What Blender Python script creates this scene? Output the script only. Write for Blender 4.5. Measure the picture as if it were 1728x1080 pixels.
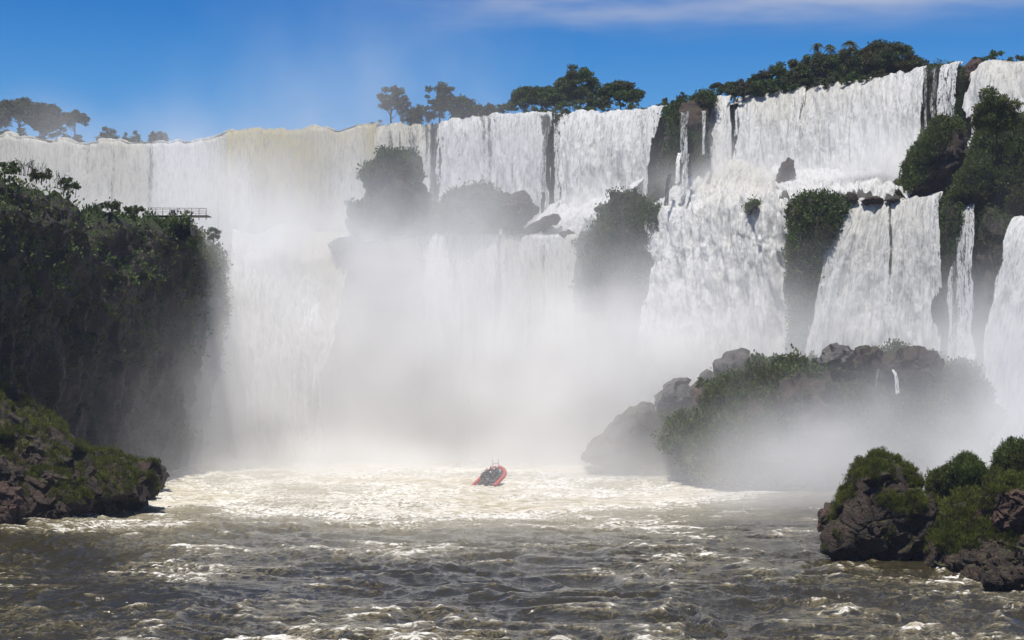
import bpy, math, random
import numpy as np
from math import radians as R

# ---------------------------------------------------------------- camera, light, exposure
for o in list(bpy.data.objects): bpy.data.objects.remove(o)
scene = bpy.context.scene
COL = scene.collection
W0, H0, F0 = 1728.0, 1080.0, 2740.0          # photograph size, focal length in its pixels
CAM_H, PITCH = 18.0, math.atan(77/2740)

cd = bpy.data.cameras.new('camera'); cam = bpy.data.objects.new('camera', cd); COL.objects.link(cam)
cam.location = (0, 0, CAM_H); cam.rotation_euler = (math.pi/2+PITCH, 0, 0)
cd.sensor_width = 36; cd.lens = 36*F0/W0; cd.clip_start = 0.5; cd.clip_end = 20000
scene.camera = cam

SUN_DIR = np.array([-0.16, -0.26, 1.0]); SUN_DIR /= np.linalg.norm(SUN_DIR)   # towards the sun
SUN_EL = math.asin(SUN_DIR[2]); SUN_AZ = math.atan2(SUN_DIR[0], SUN_DIR[1])     # azimuth from +Y, clockwise
sl = bpy.data.lights.new('sun', 'SUN'); sl.energy = 4.8; sl.angle = R(0.5); sl.color = (1.0, 0.95, 0.87)
sun = bpy.data.objects.new('sun', sl); COL.objects.link(sun)
from mathutils import Vector
sun.rotation_euler = Vector(tuple(SUN_DIR)).to_track_quat('Z', 'Y').to_euler()

world = bpy.data.worlds.new('World'); scene.world = world; world.use_nodes = True
nt = world.node_tree; nt.nodes.clear()
def wn(t, **k):
    n = nt.nodes.new(t)
    for a, b in k.items(): setattr(n, a, b)
    return n
sky = wn('ShaderNodeTexSky', sky_type='NISHITA', sun_disc=False)
sky.sun_elevation = SUN_EL; sky.sun_rotation = SUN_AZ % (2*math.pi)
sky.air_density = 1.0; sky.dust_density = 0.2; sky.ozone_density = 3.0; sky.altitude = 200
hs = wn('ShaderNodeHueSaturation'); hs.inputs['Saturation'].default_value = 1.55
hs.inputs['Value'].default_value = 0.9
nt.links.new(sky.outputs[0], hs.inputs['Color'])
tc = wn('ShaderNodeTexCoord'); mp = wn('ShaderNodeMapping')
mp.inputs['Scale'].default_value = (3.0, 3.0, 16.0)
nz = wn('ShaderNodeTexNoise'); nz.inputs['Scale'].default_value = 1.3; nz.inputs['Detail'].default_value = 5
nz.inputs['Roughness'].default_value = 0.5
nt.links.new(tc.outputs['Generated'], mp.inputs[0]); nt.links.new(mp.outputs[0], nz.inputs['Vector'])
sx = wn('ShaderNodeSeparateXYZ'); nt.links.new(tc.outputs['Generated'], sx.inputs[0])
band = wn('ShaderNodeMapRange', interpolation_type='SMOOTHSTEP'); nt.links.new(sx.outputs['Z'], band.inputs[0])
band.inputs[1].default_value = 0.190; band.inputs[2].default_value = 0.222
xb = wn('ShaderNodeMapRange', interpolation_type='SMOOTHSTEP'); nt.links.new(sx.outputs['X'], xb.inputs[0])
xb.inputs[1].default_value = -0.12; xb.inputs[2].default_value = 0.0
rmp = wn('ShaderNodeMapRange', interpolation_type='SMOOTHSTEP'); nt.links.new(nz.outputs[0], rmp.inputs[0])
rmp.inputs[1].default_value = 0.42; rmp.inputs[2].default_value = 0.66
m1 = wn('ShaderNodeMath', operation='MULTIPLY'); nt.links.new(band.outputs[0], m1.inputs[0]); nt.links.new(rmp.outputs[0], m1.inputs[1])
m2 = wn('ShaderNodeMath', operation='MULTIPLY'); nt.links.new(m1.outputs[0], m2.inputs[0]); nt.links.new(xb.outputs[0], m2.inputs[1])
m3 = wn('ShaderNodeMath', operation='MULTIPLY'); nt.links.new(m2.outputs[0], m3.inputs[0]); m3.inputs[1].default_value = 0.75
mx = wn('ShaderNodeMix', data_type='RGBA'); nt.links.new(m3.outputs[0], mx.inputs['Factor'])
tn = wn('ShaderNodeVectorMath', operation='MULTIPLY'); tn.inputs[1].default_value = (0.82, 0.92, 1.22); nt.links.new(hs.outputs[0], tn.inputs[0])
hz = wn('ShaderNodeMapRange', interpolation_type='SMOOTHSTEP'); hz.inputs[1].default_value = 0.155; hz.inputs[2].default_value = 0.245; hz.inputs[3].default_value = 1.0; hz.inputs[4].default_value = 0.0
hm = wn('ShaderNodeMix', data_type='RGBA', blend_type='MULTIPLY'); hm.inputs[7].default_value = (1.55, 1.30, 1.10, 1); hm.clamp_result = False
nt.links.new(sx.outputs['Z'], hz.inputs[0]); nt.links.new(tn.outputs[0], hm.inputs[6]); nt.links.new(hz.outputs[0], hm.inputs[0]); nt.links.new(hm.outputs[2], mx.inputs[6]); mx.inputs[7].default_value = (6.0, 6.2, 7.0, 1)
bg = wn('ShaderNodeBackground'); bg.inputs['Strength'].default_value = 0.065
nt.links.new(mx.outputs[2], bg.inputs['Color'])
wo = wn('ShaderNodeOutputWorld'); nt.links.new(bg.outputs[0], wo.inputs['Surface'])

vs = scene.view_settings
vs.view_transform = 'Standard'; vs.look = 'None'; vs.gamma = 1; vs.exposure = 0.55
cy = scene.cycles
cy.volume_bounces = 4; cy.max_bounces = 6; cy.diffuse_bounces = 2; cy.glossy_bounces = 2
cy.transmission_bounces = 2; cy.transparent_max_bounces = 8
cy.volume_step_rate = 1.5; cy.volume_max_steps = 256
cy.use_denoising = True; cy.caustics_reflective = False; cy.caustics_refractive = False
cy.sample_clamp_indirect = 4.0

# ---------------------------------------------------------------- helpers
CA, SA = math.cos(PITCH), math.sin(PITCH)
def P(px, py, D):
    """pixel of the photograph + distance along Y -> world point(s)"""
    px, py, D = np.asarray(px, float), np.asarray(py, float), np.asarray(D, float)
    xx, yy = (px-W0/2)/F0, (H0/2-py)/F0
    t = D/(CA-SA*yy)
    return np.stack(np.broadcast_arrays(t*xx, D, CAM_H+t*(SA+CA*yy)), -1)

def _hash(ix, iy, iz, seed):
    h = (ix.astype(np.uint32)*np.uint32(374761393) + iy.astype(np.uint32)*np.uint32(668265263)
         + iz.astype(np.uint32)*np.uint32(2147483647) + np.uint32((seed*974634777) & 0xffffffff))
    h = (h ^ (h >> np.uint32(13)))*np.uint32(1274126177)
    h = (h ^ (h >> np.uint32(16)))*np.uint32(2246822519)
    return (h ^ (h >> np.uint32(15))).astype(np.float64)/4294967295.0
def noise(p, seed=0):
    """smooth value noise in -1..1"""
    p = np.asarray(p, float); i = np.floor(p); f = p-i; i = i.astype(np.int64) & 0xffffffff
    w = f*f*f*(f*(f*6-15)+10); out = 0
    for dx in (0, 1):
        wx = w[..., 0] if dx else 1-w[..., 0]
        for dy in (0, 1):
            wy = w[..., 1] if dy else 1-w[..., 1]
            for dz in (0, 1):
                wz = w[..., 2] if dz else 1-w[..., 2]
                out = out + wx*wy*wz*_hash((i[..., 0]+dx) & 0xffffffff, (i[..., 1]+dy) & 0xffffffff, (i[..., 2]+dz) & 0xffffffff, seed)
    return out*2-1
def fbm(p, oct=4, seed=0, gain=0.5):
    a, s, n = 1.0, 0, 0; p = np.asarray(p, float)
    for k in range(oct):
        s = s+a*noise(p, seed+k*17); n += a; a *= gain; p = p*2.03+11.7
    return s/n
def ridge(p, oct=3, seed=0, gain=0.5):
    a, s, n = 1.0, 0, 0; p = np.asarray(p, float)
    for k in range(oct):
        s = s+a*(1-np.abs(noise(p, seed+k*31))*2); n += a; a *= gain; p = p*2.1+7.3
    return s/n
def worley(p, seed=0, vec=False):
    """F1 and F2 distance and the value of the nearest cell"""
    p = np.asarray(p, float); i = np.floor(p).astype(np.int64)
    f1 = np.full(p.shape[:-1], 9.0); f2 = f1.copy(); cell = np.zeros_like(f1); rel = np.zeros(p.shape)
    for dx in (-1, 0, 1):
        for dy in (-1, 0, 1):
            for dz in (-1, 0, 1):
                c = i+np.array([dx, dy, dz]); cc = c & 0xffffffff
                q = [_hash(cc[..., 0], cc[..., 1], cc[..., 2], seed+k) for k in (1, 2, 3)]
                e = p-(c+np.stack(q, -1)); d = np.sqrt((e*e).sum(-1))
                v = _hash(cc[..., 0], cc[..., 1], cc[..., 2], seed+9)
                near = d < f1
                f2 = np.where(near, f1, np.minimum(f2, d)); cell = np.where(near, v, cell); f1 = np.where(near, d, f1); rel = np.where(near[..., None], e, rel)
    if vec: return f1, f2, cell, rel
    return f1, f2, cell
def facets(p, seed=0):
    """angular broken-rock relief, about -1..1: every cell is a tilted plane"""
    f1, f2, c, rel = worley(p, seed, True)
    a = c*37.7; b = (c*7919.0) % 1.0; tilt = np.stack([np.cos(a), np.sin(a), (b-0.5)*2.0], -1)
    return (c-0.5)*0.9+(rel*tilt).sum(-1)*1.3-0.5*np.clip(0.10-(f2-f1), 0, 1)*5
def sstep(a, b, x):
    t = np.clip((x-a)/(b-a), 0, 1); return t*t*(3-2*t)

def tag(o, label=None, cat=None, group=None, kind=None):
    for k, v in (('label', label), ('category', cat), ('group', group), ('kind', kind)):
        if v: o[k] = v
    return o
def mesh_obj(name, V, Fa, mat, parent=None, smooth=True, attrs=None, uv=None, origin=None):
    """V (n,3) array; Fa int array (m,3|4) or list"""
    V = np.asarray(V, np.float64)
    if origin is not None: V = V-np.asarray(origin)
    me = bpy.data.meshes.new(name)
    Fa = np.asarray(Fa, np.int32); k = Fa.shape[1]
    me.vertices.add(len(V)); me.vertices.foreach_set('co', V.astype(np.float32).ravel())
    me.loops.add(Fa.size); me.loops.foreach_set('vertex_index', Fa.ravel())
    me.polygons.add(len(Fa)); me.polygons.foreach_set('loop_start', np.arange(0, Fa.size, k, dtype=np.int32))
    me.polygons.foreach_set('loop_total', np.full(len(Fa), k, np.int32))
    me.update(calc_edges=True); me.validate()
    me.polygons.foreach_set('use_smooth', np.full(len(me.polygons), smooth))
    for an, av in (attrs or {}).items():
        av = np.asarray(av, np.float32)
        if av.ndim == 1:
            me.attributes.new(an, 'FLOAT', 'POINT').data.foreach_set('value', av)
        else:
            me.attributes.new(an, 'FLOAT_VECTOR', 'POINT').data.foreach_set('vector', av.ravel())
    me.materials.append(mat)
    o = bpy.data.objects.new(name, me); COL.objects.link(o)
    if origin is not None and parent is None: o.location = tuple(origin)
    if parent is not None: o.parent = parent
    return o
def empty(name, loc):
    o = bpy.data.objects.new(name, None); o.location = tuple(float(v) for v in loc); COL.objects.link(o); o.empty_display_size = 1
    return o
def grid_faces(nr, nc, wrap=False):
    r, c = np.meshgrid(np.arange(nr-1), np.arange(nc if wrap else nc-1), indexing='ij')
    c2 = (c+1) % nc
    return np.stack([r*nc+c, r*nc+c2, (r+1)*nc+c2, (r+1)*nc+c], -1).reshape(-1, 4)
def grid_normals(G):
    du = np.gradient(G, axis=1); dv = np.gradient(G, axis=0)
    n = np.cross(du, dv); n /= np.linalg.norm(n, axis=-1, keepdims=True)+1e-9
    return n

# ---------------------------------------------------------------- materials
class NT:
    def __init__(s, name):
        s.m = bpy.data.materials.new(name); s.m.use_nodes = True; s.t = s.m.node_tree; s.t.nodes.clear()
        s.out = s.t.nodes.new('ShaderNodeOutputMaterial')
    def n(s, typ, ins=None, **k):
        nd = s.t.nodes.new(typ)
        for a, b in k.items(): setattr(nd, a, b)
        for a, b in (ins or {}).items():
            if hasattr(b, 'is_output') : s.t.links.new(b, nd.inputs[a])
            else: nd.inputs[a].default_value = b
        return nd
    def attr(s, name): return s.n('ShaderNodeAttribute', attribute_name=name)
    def math(s, op, a, b=0.0, c=None):
        ins = {0: a, 1: b}
        if c is not None: ins[2] = c
        return s.n('ShaderNodeMath', ins, operation=op).outputs[0]
    def mapr(s, v, a, b, c=0.0, d=1.0):
        return s.n('ShaderNodeMapRange', {0: v, 1: a, 2: b, 3: c, 4: d}, interpolation_type='SMOOTHSTEP').outputs[0]
    def mix(s, f, a, b):
        nd = s.n('ShaderNodeMix', data_type='RGBA')
        for key, v in ((0, f), (6, a), (7, b)):
            if hasattr(v, 'is_output'): s.t.links.new(v, nd.inputs[key])
            else: nd.inputs[key].default_value = v if key == 0 else (*v, 1)
        return nd.outputs[2]
    def noise(s, vec, scale, detail=4, rough=0.55, dist=0.0):
        return s.n('ShaderNodeTexNoise', {'Vector': vec, 'Scale': scale, 'Detail': detail, 'Roughness': rough, 'Distortion': dist}).outputs[0]
    def mapping(s, vec, scale): return s.n('ShaderNodeMapping', {0: vec, 3: scale}).outputs[0]
    def bump(s, h, strength, dist): return s.n('ShaderNodeBump', {'Height': h, 'Strength': strength, 'Distance': dist}).outputs[0]

def falls_mat():
    a = NT('falling_water'); uv = a.attr('fuv').outputs['Vector']
    thin = a.attr('thin').outputs['Fac']; tan = a.attr('tan').outputs['Fac']
    s1 = a.noise(a.mapping(uv, (1.6, 0.22, 1)), 1.0, 5, 0.65)
    s2 = a.noise(a.mapping(uv, (3.6, 1.1, 1)), 1.0, 3, 0.7)
    s3 = a.noise(a.mapping(uv, (2.2, 0.30, 1)), 1.0, 6, 0.72, 0.3); s4 = a.noise(a.mapping(uv, (0.5, 0.10, 1)), 1.0, 4, 0.6)
    grain = a.noise(a.mapping(uv, (3.4, 0.9, 1)), 1.0, 5, 0.8)
    tt = a.math('ADD', thin, a.math('MULTIPLY', a.math('SUBTRACT', s1, 0.5), 1.3))
    tt = a.math('ADD', tt, a.math('MULTIPLY', a.math('SUBTRACT', grain, 0.5), 1.6))
    f = a.mapr(tt, 0.36, 0.92)
    white = a.mix(tan, (0.90, 0.90, 0.89), (0.58, 0.51, 0.29))
    g = a.math('ADD', a.math('MULTIPLY', s3, 0.5), a.math('ADD', a.math('MULTIPLY', s4, 0.2), a.math('MULTIPLY', grain, 0.3)))
    white = a.mix(a.math('MULTIPLY', a.mapr(g, 0.46, 0.60), 0.75), white, (0.36, 0.37, 0.36))
    col = a.mix(f, white, (0.10, 0.105, 0.095))
    h = a.math('ADD', s1, a.math('ADD', a.math('MULTIPLY', grain, 1.0), s3))
    nb = a.bump(h, 0.8, 0.6)
    p = a.n('ShaderNodeBsdfPrincipled', {'Base Color': col, 'Roughness': 0.6, 'Normal': nb, 'Specular IOR Level': 0.3})
    tr = a.n('ShaderNodeBsdfTranslucent', {'Color': col, 'Normal': nb})
    ms = a.n('ShaderNodeMixShader', {0: 0.4, 1: p.outputs[0], 2: tr.outputs[0]})
    cv = a.math('ADD', a.attr('cutv').outputs['Fac'], a.math('ADD', a.math('MULTIPLY', a.math('SUBTRACT', grain, 0.5), 1.6), a.math('MULTIPLY', a.math('SUBTRACT', s1, 0.5), 1.6)))
    hole = a.mapr(cv, -0.05, 0.12)
    tp = a.n('ShaderNodeBsdfTransparent'); m2 = a.n('ShaderNodeMixShader', {0: hole, 1: ms.outputs[0], 2: tp.outputs[0]})
    a.t.links.new(m2.outputs[0], a.out.inputs[0]); return a.m
def rock_mat(name, c1, c2, mosscol=None, wet=0.45, scale=1.0, moss_hi=0.75):
    a = NT(name); pos = a.n('ShaderNodeNewGeometry').outputs['Position']
    n1 = a.noise(pos, 0.35*scale, 6, 0.6); n2 = a.noise(pos, 2.2*scale, 6, 0.7); n3 = a.noise(pos, 7*scale, 4, 0.7)
    col = a.mix(a.mapr(n1, 0.35, 0.65), c1, c2)
    col = a.mix(a.mapr(n2, 0.45, 0.8), col, tuple(v*1.6 for v in c2))
    vor = a.n('ShaderNodeTexVoronoi', {'Vector': a.mapping(pos, (0.9*scale, 0.9*scale, 1.6*scale)), 'Scale': 1.0}, feature='DISTANCE_TO_EDGE').outputs[0]
    crack = a.mapr(vor, 0.0, 0.06)
    hgt = a.math('ADD', a.math('MULTIPLY', n2, 1.0), a.math('MULTIPLY', n3, 0.5))
    hgt = a.math('ADD', hgt, a.math('MULTIPLY', crack, 0.25))
    rough = a.mapr(n2, 0.3, 0.7, wet, 0.85)
    if mosscol:
        up = a.n('ShaderNodeSeparateXYZ', {0: a.n('ShaderNodeNewGeometry').outputs['Normal']}).outputs[2]
        mk = a.math('ADD', up, a.math('MULTIPLY', a.math('SUBTRACT', n2, 0.5), 1.6))
        mf = a.mapr(mk, moss_hi-0.25, moss_hi)
        mc = a.mix(n3, mosscol, tuple(v*0.45 for v in mosscol))
        col = a.mix(mf, col, mc); rough = a.math('MAXIMUM', rough, a.math('MULTIPLY', mf, 0.9))
    p = a.n('ShaderNodeBsdfPrincipled', {'Base Color': col, 'Roughness': rough, 'Specular IOR Level': 0.3, 'Normal': a.bump(hgt, 1.0, 0.4/scale)})
    a.t.links.new(p.outputs[0], a.out.inputs[0]); return a.m
def leaf_mat(name, c1, c2, c3, trans=0.25, sc3=0.25):
    a = NT(name); r = a.attr('rnd').outputs['Fac']
    pos = a.n('ShaderNodeNewGeometry').outputs['Position']; n1 = a.noise(pos, sc3, 3)
    col = a.mix(a.mapr(r, 0.0, 1.0), c1, c2); col = a.mix(a.mapr(n1, 0.42, 0.68), col, c3)
    p = a.n('ShaderNodeBsdfPrincipled', {'Base Color': col, 'Roughness': 0.6, 'Specular IOR Level': 0.25})
    tr = a.n('ShaderNodeBsdfTranslucent', {'Color': col})
    ms = a.n('ShaderNodeMixShader', {0: trans, 1: p.outputs[0], 2: tr.outputs[0]})
    a.t.links.new(ms.outputs[0], a.out.inputs[0]); return a.m
def plain(name, c, rough=0.6, spec=0.4):
    a = NT(name); pos = a.n('ShaderNodeNewGeometry').outputs['Position']; n1 = a.noise(pos, 3.0, 4)
    col = a.mix(n1, tuple(v*0.75 for v in c), tuple(min(1, v*1.2) for v in c))
    p = a.n('ShaderNodeBsdfPrincipled', {'Base Color': col, 'Roughness': rough, 'Specular IOR Level': spec})
    a.t.links.new(p.outputs[0], a.out.inputs[0]); return a.m
def river_mat():
    a = NT('river_water'); pos = a.n('ShaderNodeNewGeometry').outputs['Position']
    foam = a.attr('foam').outputs['Fac']
    w = a.noise(pos, 0.9, 3, 0.5)
    vec = a.n('ShaderNodeVectorMath', {0: pos, 1: a.n('ShaderNodeCombineXYZ', {0: w, 1: a.math('MULTIPLY', w, 1.7)}).outputs[0]}, operation='ADD').outputs[0]
    l1 = a.noise(a.mapping(vec, (0.55, 0.85, 0.5)), 1.0, 7, 0.66, 0.8)
    l2 = a.noise(a.mapping(vec, (2.2, 3.0, 1.0)), 1.0, 5, 0.7, 0.4)
    lace = a.math('SUBTRACT', 1.0, a.math('MULTIPLY', a.math('ABSOLUTE', a.math('SUBTRACT', l1, 0.5)), 11.0))
    k = a.math('ADD', foam, a.math('MULTIPLY', a.math('MAXIMUM', lace, -0.2), 0.30))
    k = a.math('ADD', k, a.math('MULTIPLY', a.math('SUBTRACT', l2, 0.5), 0.6))
    ff = a.mapr(k, 0.44, 0.80)
    body = a.mix(a.mapr(k, 0.10, 0.62), (0.023, 0.020, 0.011), (0.15, 0.125, 0.068))
    body = a.mix(a.attr('aer').outputs['Fac'], body, (0.30, 0.27, 0.19))
    foamc = a.mix(a.mapr(a.noise(a.mapping(vec, (0.35, 0.7, 1)), 1.0, 5, 0.62, 0.5), 0.36, 0.64), (0.28, 0.245, 0.175), (0.48, 0.45, 0.385))
    foamc = a.mix(a.mapr(foam, 0.60, 0.40), foamc, (0.68, 0.67, 0.64))
    col = a.mix(ff, body, foamc)
    rough = a.mapr(ff, 0.0, 0.6, 0.09, 0.75)
    rp = a.noise(a.mapping(pos, (1.4, 2.4, 1)), 1.0, 5, 0.55, 0.6)
    nb = a.bump(a.math('ADD', rp, a.math('MULTIPLY', ff, 0.25)), a.math('SUBTRACT', 0.5, a.math('MULTIPLY', ff, 0.38)), 0.28)
    p = a.n('ShaderNodeBsdfPrincipled', {'Base Color': col, 'Roughness': rough, 'Normal': nb, 'IOR': 1.33})
    a.t.links.new(p.outputs[0], a.out.inputs[0]); return a.m

M_FALL = falls_mat(); M_RIVER = river_mat()
M_WET = rock_mat('wet_basalt', (0.018, 0.016, 0.013), (0.050, 0.038, 0.029), (0.030, 0.045, 0.010), 0.35)
M_ROCK = rock_mat('basalt', (0.016, 0.012, 0.009), (0.050, 0.032, 0.022), (0.070, 0.085, 0.015), 0.35, 1.6, 1.05)
M_RED = rock_mat('red_basalt', (0.035, 0.020, 0.015), (0.085, 0.048, 0.036), (0.07, 0.09, 0.02), 0.35, 1.6, 1.15)
M_PALE = rock_mat('pale_rock', (0.045, 0.040, 0.036), (0.11, 0.10, 0.09), None, 0.3, 1.2)
M_SOIL = rock_mat('soil', (0.05, 0.045, 0.02), (0.08, 0.06, 0.03), (0.05, 0.07, 0.02), 0.8, 0.6, 0.5)
M_LEAF = leaf_mat('leaves', (0.014, 0.028, 0.006), (0.10, 0.150, 0.028), (0.050, 0.052, 0.014))
M_LEAFD = leaf_mat('dark_leaves', (0.012, 0.020, 0.008), (0.080, 0.105, 0.028), (0.065, 0.055, 0.018))
M_GRASS = leaf_mat('bright_grass', (0.035, 0.050, 0.008), (0.20, 0.22, 0.03), (0.06, 0.055, 0.018), 0.5, 0.8)
M_BRUSH = leaf_mat('brush_leaves', (0.020, 0.036, 0.008), (0.12, 0.155, 0.030), (0.07, 0.075, 0.018), 0.3)
M_PALM = leaf_mat('palm_leaves', (0.03, 0.045, 0.015), (0.06, 0.075, 0.03), (0.05, 0.06, 0.02))
M_BARK = plain('bark', (0.07, 0.055, 0.04), 0.85, 0.2)

# ---------------------------------------------------------------- sheets: falling water, rapids, cliff walls
def resample(line, n, key=None):
    L = np.asarray(line, float)
    s = np.r_[0, np.cumsum(np.hypot(np.diff(L[:, 0]), np.diff(L[:, 1]))+1e-6)]; s /= s[-1]
    t = np.linspace(0, 1, n)
    return np.stack([np.interp(t, s, L[:, k]) for k in range(L.shape[1])], -1)
def rows_to_grid(rows, nc, nr):
    A = np.stack([resample(r, nc) for r in rows])            # (R,nc,3) pixel space
    Pw = P(A[..., 0], A[..., 1], A[..., 2])
    d = np.linalg.norm(np.diff(Pw, axis=0), axis=-1).mean(1); s = np.r_[0, np.cumsum(d)]; s /= s[-1]
    t = np.linspace(0, 1, nr); k = np.clip(np.searchsorted(s, t, 'right')-1, 0, len(s)-2)
    f = ((t-s[k])/(s[k+1]-s[k]))
    # Catmull-Rom down the rows
    kk = lambda j: Pw[np.clip(j, 0, len(Pw)-1)]
    p0, p1, p2, p3 = kk(k-1), kk(k), kk(k+1), kk(k+2); f = f[:, None, None]
    G = 0.5*((2*p1)+(-p0+p2)*f+(2*p0-5*p1+4*p2-p3)*f*f+(-p0+3*p1-3*p2+p3)*f**3)
    return G, t
def fall_rows(lip, bot, push=5.0, back=14.0):
    """a curtain: river above, rounded lip, parabola down to the base"""
    L, B = resample(lip, 24), resample(bot, 24)
    PL, PB = P(*L.T), P(*B.T)
    def lerp(h, v, up=0.0):
        q = PL+(PB-PL)*np.array([h, h, v]); q = q.copy(); q[:, 2] += up; return unP(q)
    back_r = PL.copy(); back_r[:, 1] += back; back_r[:, 2] += 0.5
    return [unP(back_r), lerp(-0.06, -0.006), lerp(0.0, 0.0), lerp(0.10, 0.012), lerp(0.30, 0.10), lerp(0.50, 0.26), lerp(0.74, 0.55), lerp(1.0, 1.0, -1.5)]
def unP(Q):
    Y, Z = Q[:, 1], Q[:, 2]-CAM_H
    dep = CA*Y+SA*Z; up = -SA*Y+CA*Z
    return np.stack([W0/2+F0*Q[:, 0]/dep, H0/2-F0*up/dep, Y], -1)

WHITE = dict(cat='waterfall')
def water_sheet(name, rows, label, res=0.32, seed=0, strand=1.0, billow=1.0, thin0=0.0, thin_rng=0.5, tan=0.0, gaps=(), ragged=0.6,
                fs=1.0, auto=1.0, vs=0.22, group=None, cut=None, cat='waterfall', raw=False):
    A = np.stack([resample(r, 60) for r in rows]); Pw = P(A[..., 0], A[..., 1], A[..., 2])
    wid = np.linalg.norm(np.diff(Pw, axis=1), axis=-1).sum(1).max(); hei = np.linalg.norm(np.diff(Pw, axis=0), axis=-1).sum(0).max()
    nc, nr = max(8, int(wid/res)), max(12, int(hei/(res*1.25)))
    G, t = rows_to_grid(rows, nc, nr); wid_m = wid; um_m = np.broadcast_to(np.linspace(0, wid, nc)[None], (nr, nc)); vm_m = np.broadcast_to((t*hei)[:, None], (nr, nc))
    um = um_m*fs; vm = vm_m*fs; wid = wid*fs
    pr = np.random.default_rng(seed+500); x0p, x1p = A[2, 0, 0], A[2, -1, 0]; gaps = list(gaps)
    if auto and x1p-x0p > 30:
        for _ in range(int((x1p-x0p)/16*auto)):
            v0 = pr.uniform(0, 0.5); gaps.append((pr.uniform(x0p+4, x1p-4), pr.uniform(1.2, 4.0), pr.uniform(0.18, 0.5), v0, v0+pr.uniform(0.15, 0.6)))
    N = grid_normals(G); flip = np.where(N[..., 1:2] > 0, -1.0, 1.0); N = N*flip
    vv = np.broadcast_to(np.clip((t-vs)/(1-vs), 0, 1)[:, None], (nr, nc))
    lat = 0.7*noise(np.stack([um*0.12, vm*0.05, um*0+seed], -1), seed)          # strands wander
    su = um+lat*1.2
    st = ridge(np.stack([su*0.30, vm*0.022, um*0+seed*3.1], -1), 4, seed+5, 0.6)
    colm = ridge(np.stack([su*0.11+3, vm*0.010, um*0+seed*2.3], -1), 2, seed+15, 0.5)
    fine = fbm(np.stack([su*1.25, vm*0.14, um*0+seed*1.7], -1), 3, seed+50)
    saw = vm+2.2*noise(np.stack([su*0.5, vm*0.06, um*0+4], -1), seed+6)
    bil = np.abs(fbm(np.stack([su*0.34, saw*0.055, um*0+seed], -1), 4, seed+77, 0.6))*2
    puff = fbm(np.stack([su*0.95, saw*0.17, um*0+2.2*seed], -1), 5, seed+99, 0.75)
    disp = strand*(0.5+0.9*vv)*(st*0.75+colm*1.25)+fine*(0.22+0.35*vv)*strand + billow*(vv**0.8)*((0.5-bil)*1.2+puff*0.85)
    G = G+N*disp[..., None]
    # ragged lip line
    lipn = fbm(np.stack([um*0.20, um*0, um*0+seed], -1), 4, seed+7)*ragged
    G[..., 2] += lipn*np.exp(-((t-0.16)/0.16)**2)[:, None]
    thin = thin0-thin_rng*(st*0.6+0.2+0.45*colm)+0.10+1.0*thin_rng*fbm(np.stack([su*0.14, vm*0.012, um*0+5], -1), 3, seed+3)-0.22*vv  # sparse water, plus shade between the columns painted in as darker bands
    pxs = W0/2+F0*G[..., 0]/G[..., 1]
    for (c, w, s, v0, v1) in gaps:                                              # dark gaps: px centre, half width, strength, v range
        c_eff = c+1.5*noise(np.stack([vm*0.15, um*0, um*0+c], -1), seed)*w*0.5
        edge = 0.35*w*fbm(np.stack([um*0.8, vm*0.3, um*0], -1), 3, seed+4)
        thin = thin+s*(1-sstep(w*0.5, w*1.3, np.abs(pxs-c_eff)+edge))*sstep(v0-0.05, v0+0.03, vv)*(1-sstep(v1-0.15, v1+0.1, vv))
    tn = tan*sstep(0.15, 0.6, fbm(np.stack([um*0.07, vm*0.02, um*0+9], -1), 3, seed+21)+0.5)*(1-sstep(0.1, 0.75, vv))
    idx = grid_faces(nr, nc)
    th = thin.ravel()
    # edges fray: drop faces near the sides by noise, and where the water is absent
    side = np.minimum(um_m, wid_m-um_m).ravel(); fr = (0.15+1.5*(fbm(np.stack([um*0.8, vm*0.16, um*0], -1), 4, seed+13).ravel()+0.3)*2.0)*min(1.0, wid_m/12)
    cutv = np.maximum(th-1.15, (fr*(0.25+vv.ravel())-side)*(0.0 if raw else 1.0)/max(0.35, min(1.0, wid_m/12)))
    if wid_m < 6: cutv = np.maximum(cutv, -0.10)
    if cut is not None: cutv = np.maximum(cutv, cut(pxs, vv).ravel())
    idx = idx[~(cutv[idx] > 0.75).all(1)]
    base = G[-1].mean(0)
    o = mesh_obj(name, G.reshape(-1, 3), idx, M_FALL, attrs={'thin': np.clip(th, -1, 2), 'cutv': np.clip(cutv, -2, 2), 'tan': tn.ravel(), 'fuv': np.stack([um_m, vm_m, um*0], -1).reshape(-1, 3)}, origin=base)
    tag(o, label, cat, group)
    return o

def curtain(lip, bot, label, back=14.0, **k):
    return water_sheet('waterfall', fall_rows(lip, bot, back=back), label, **k)

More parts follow.
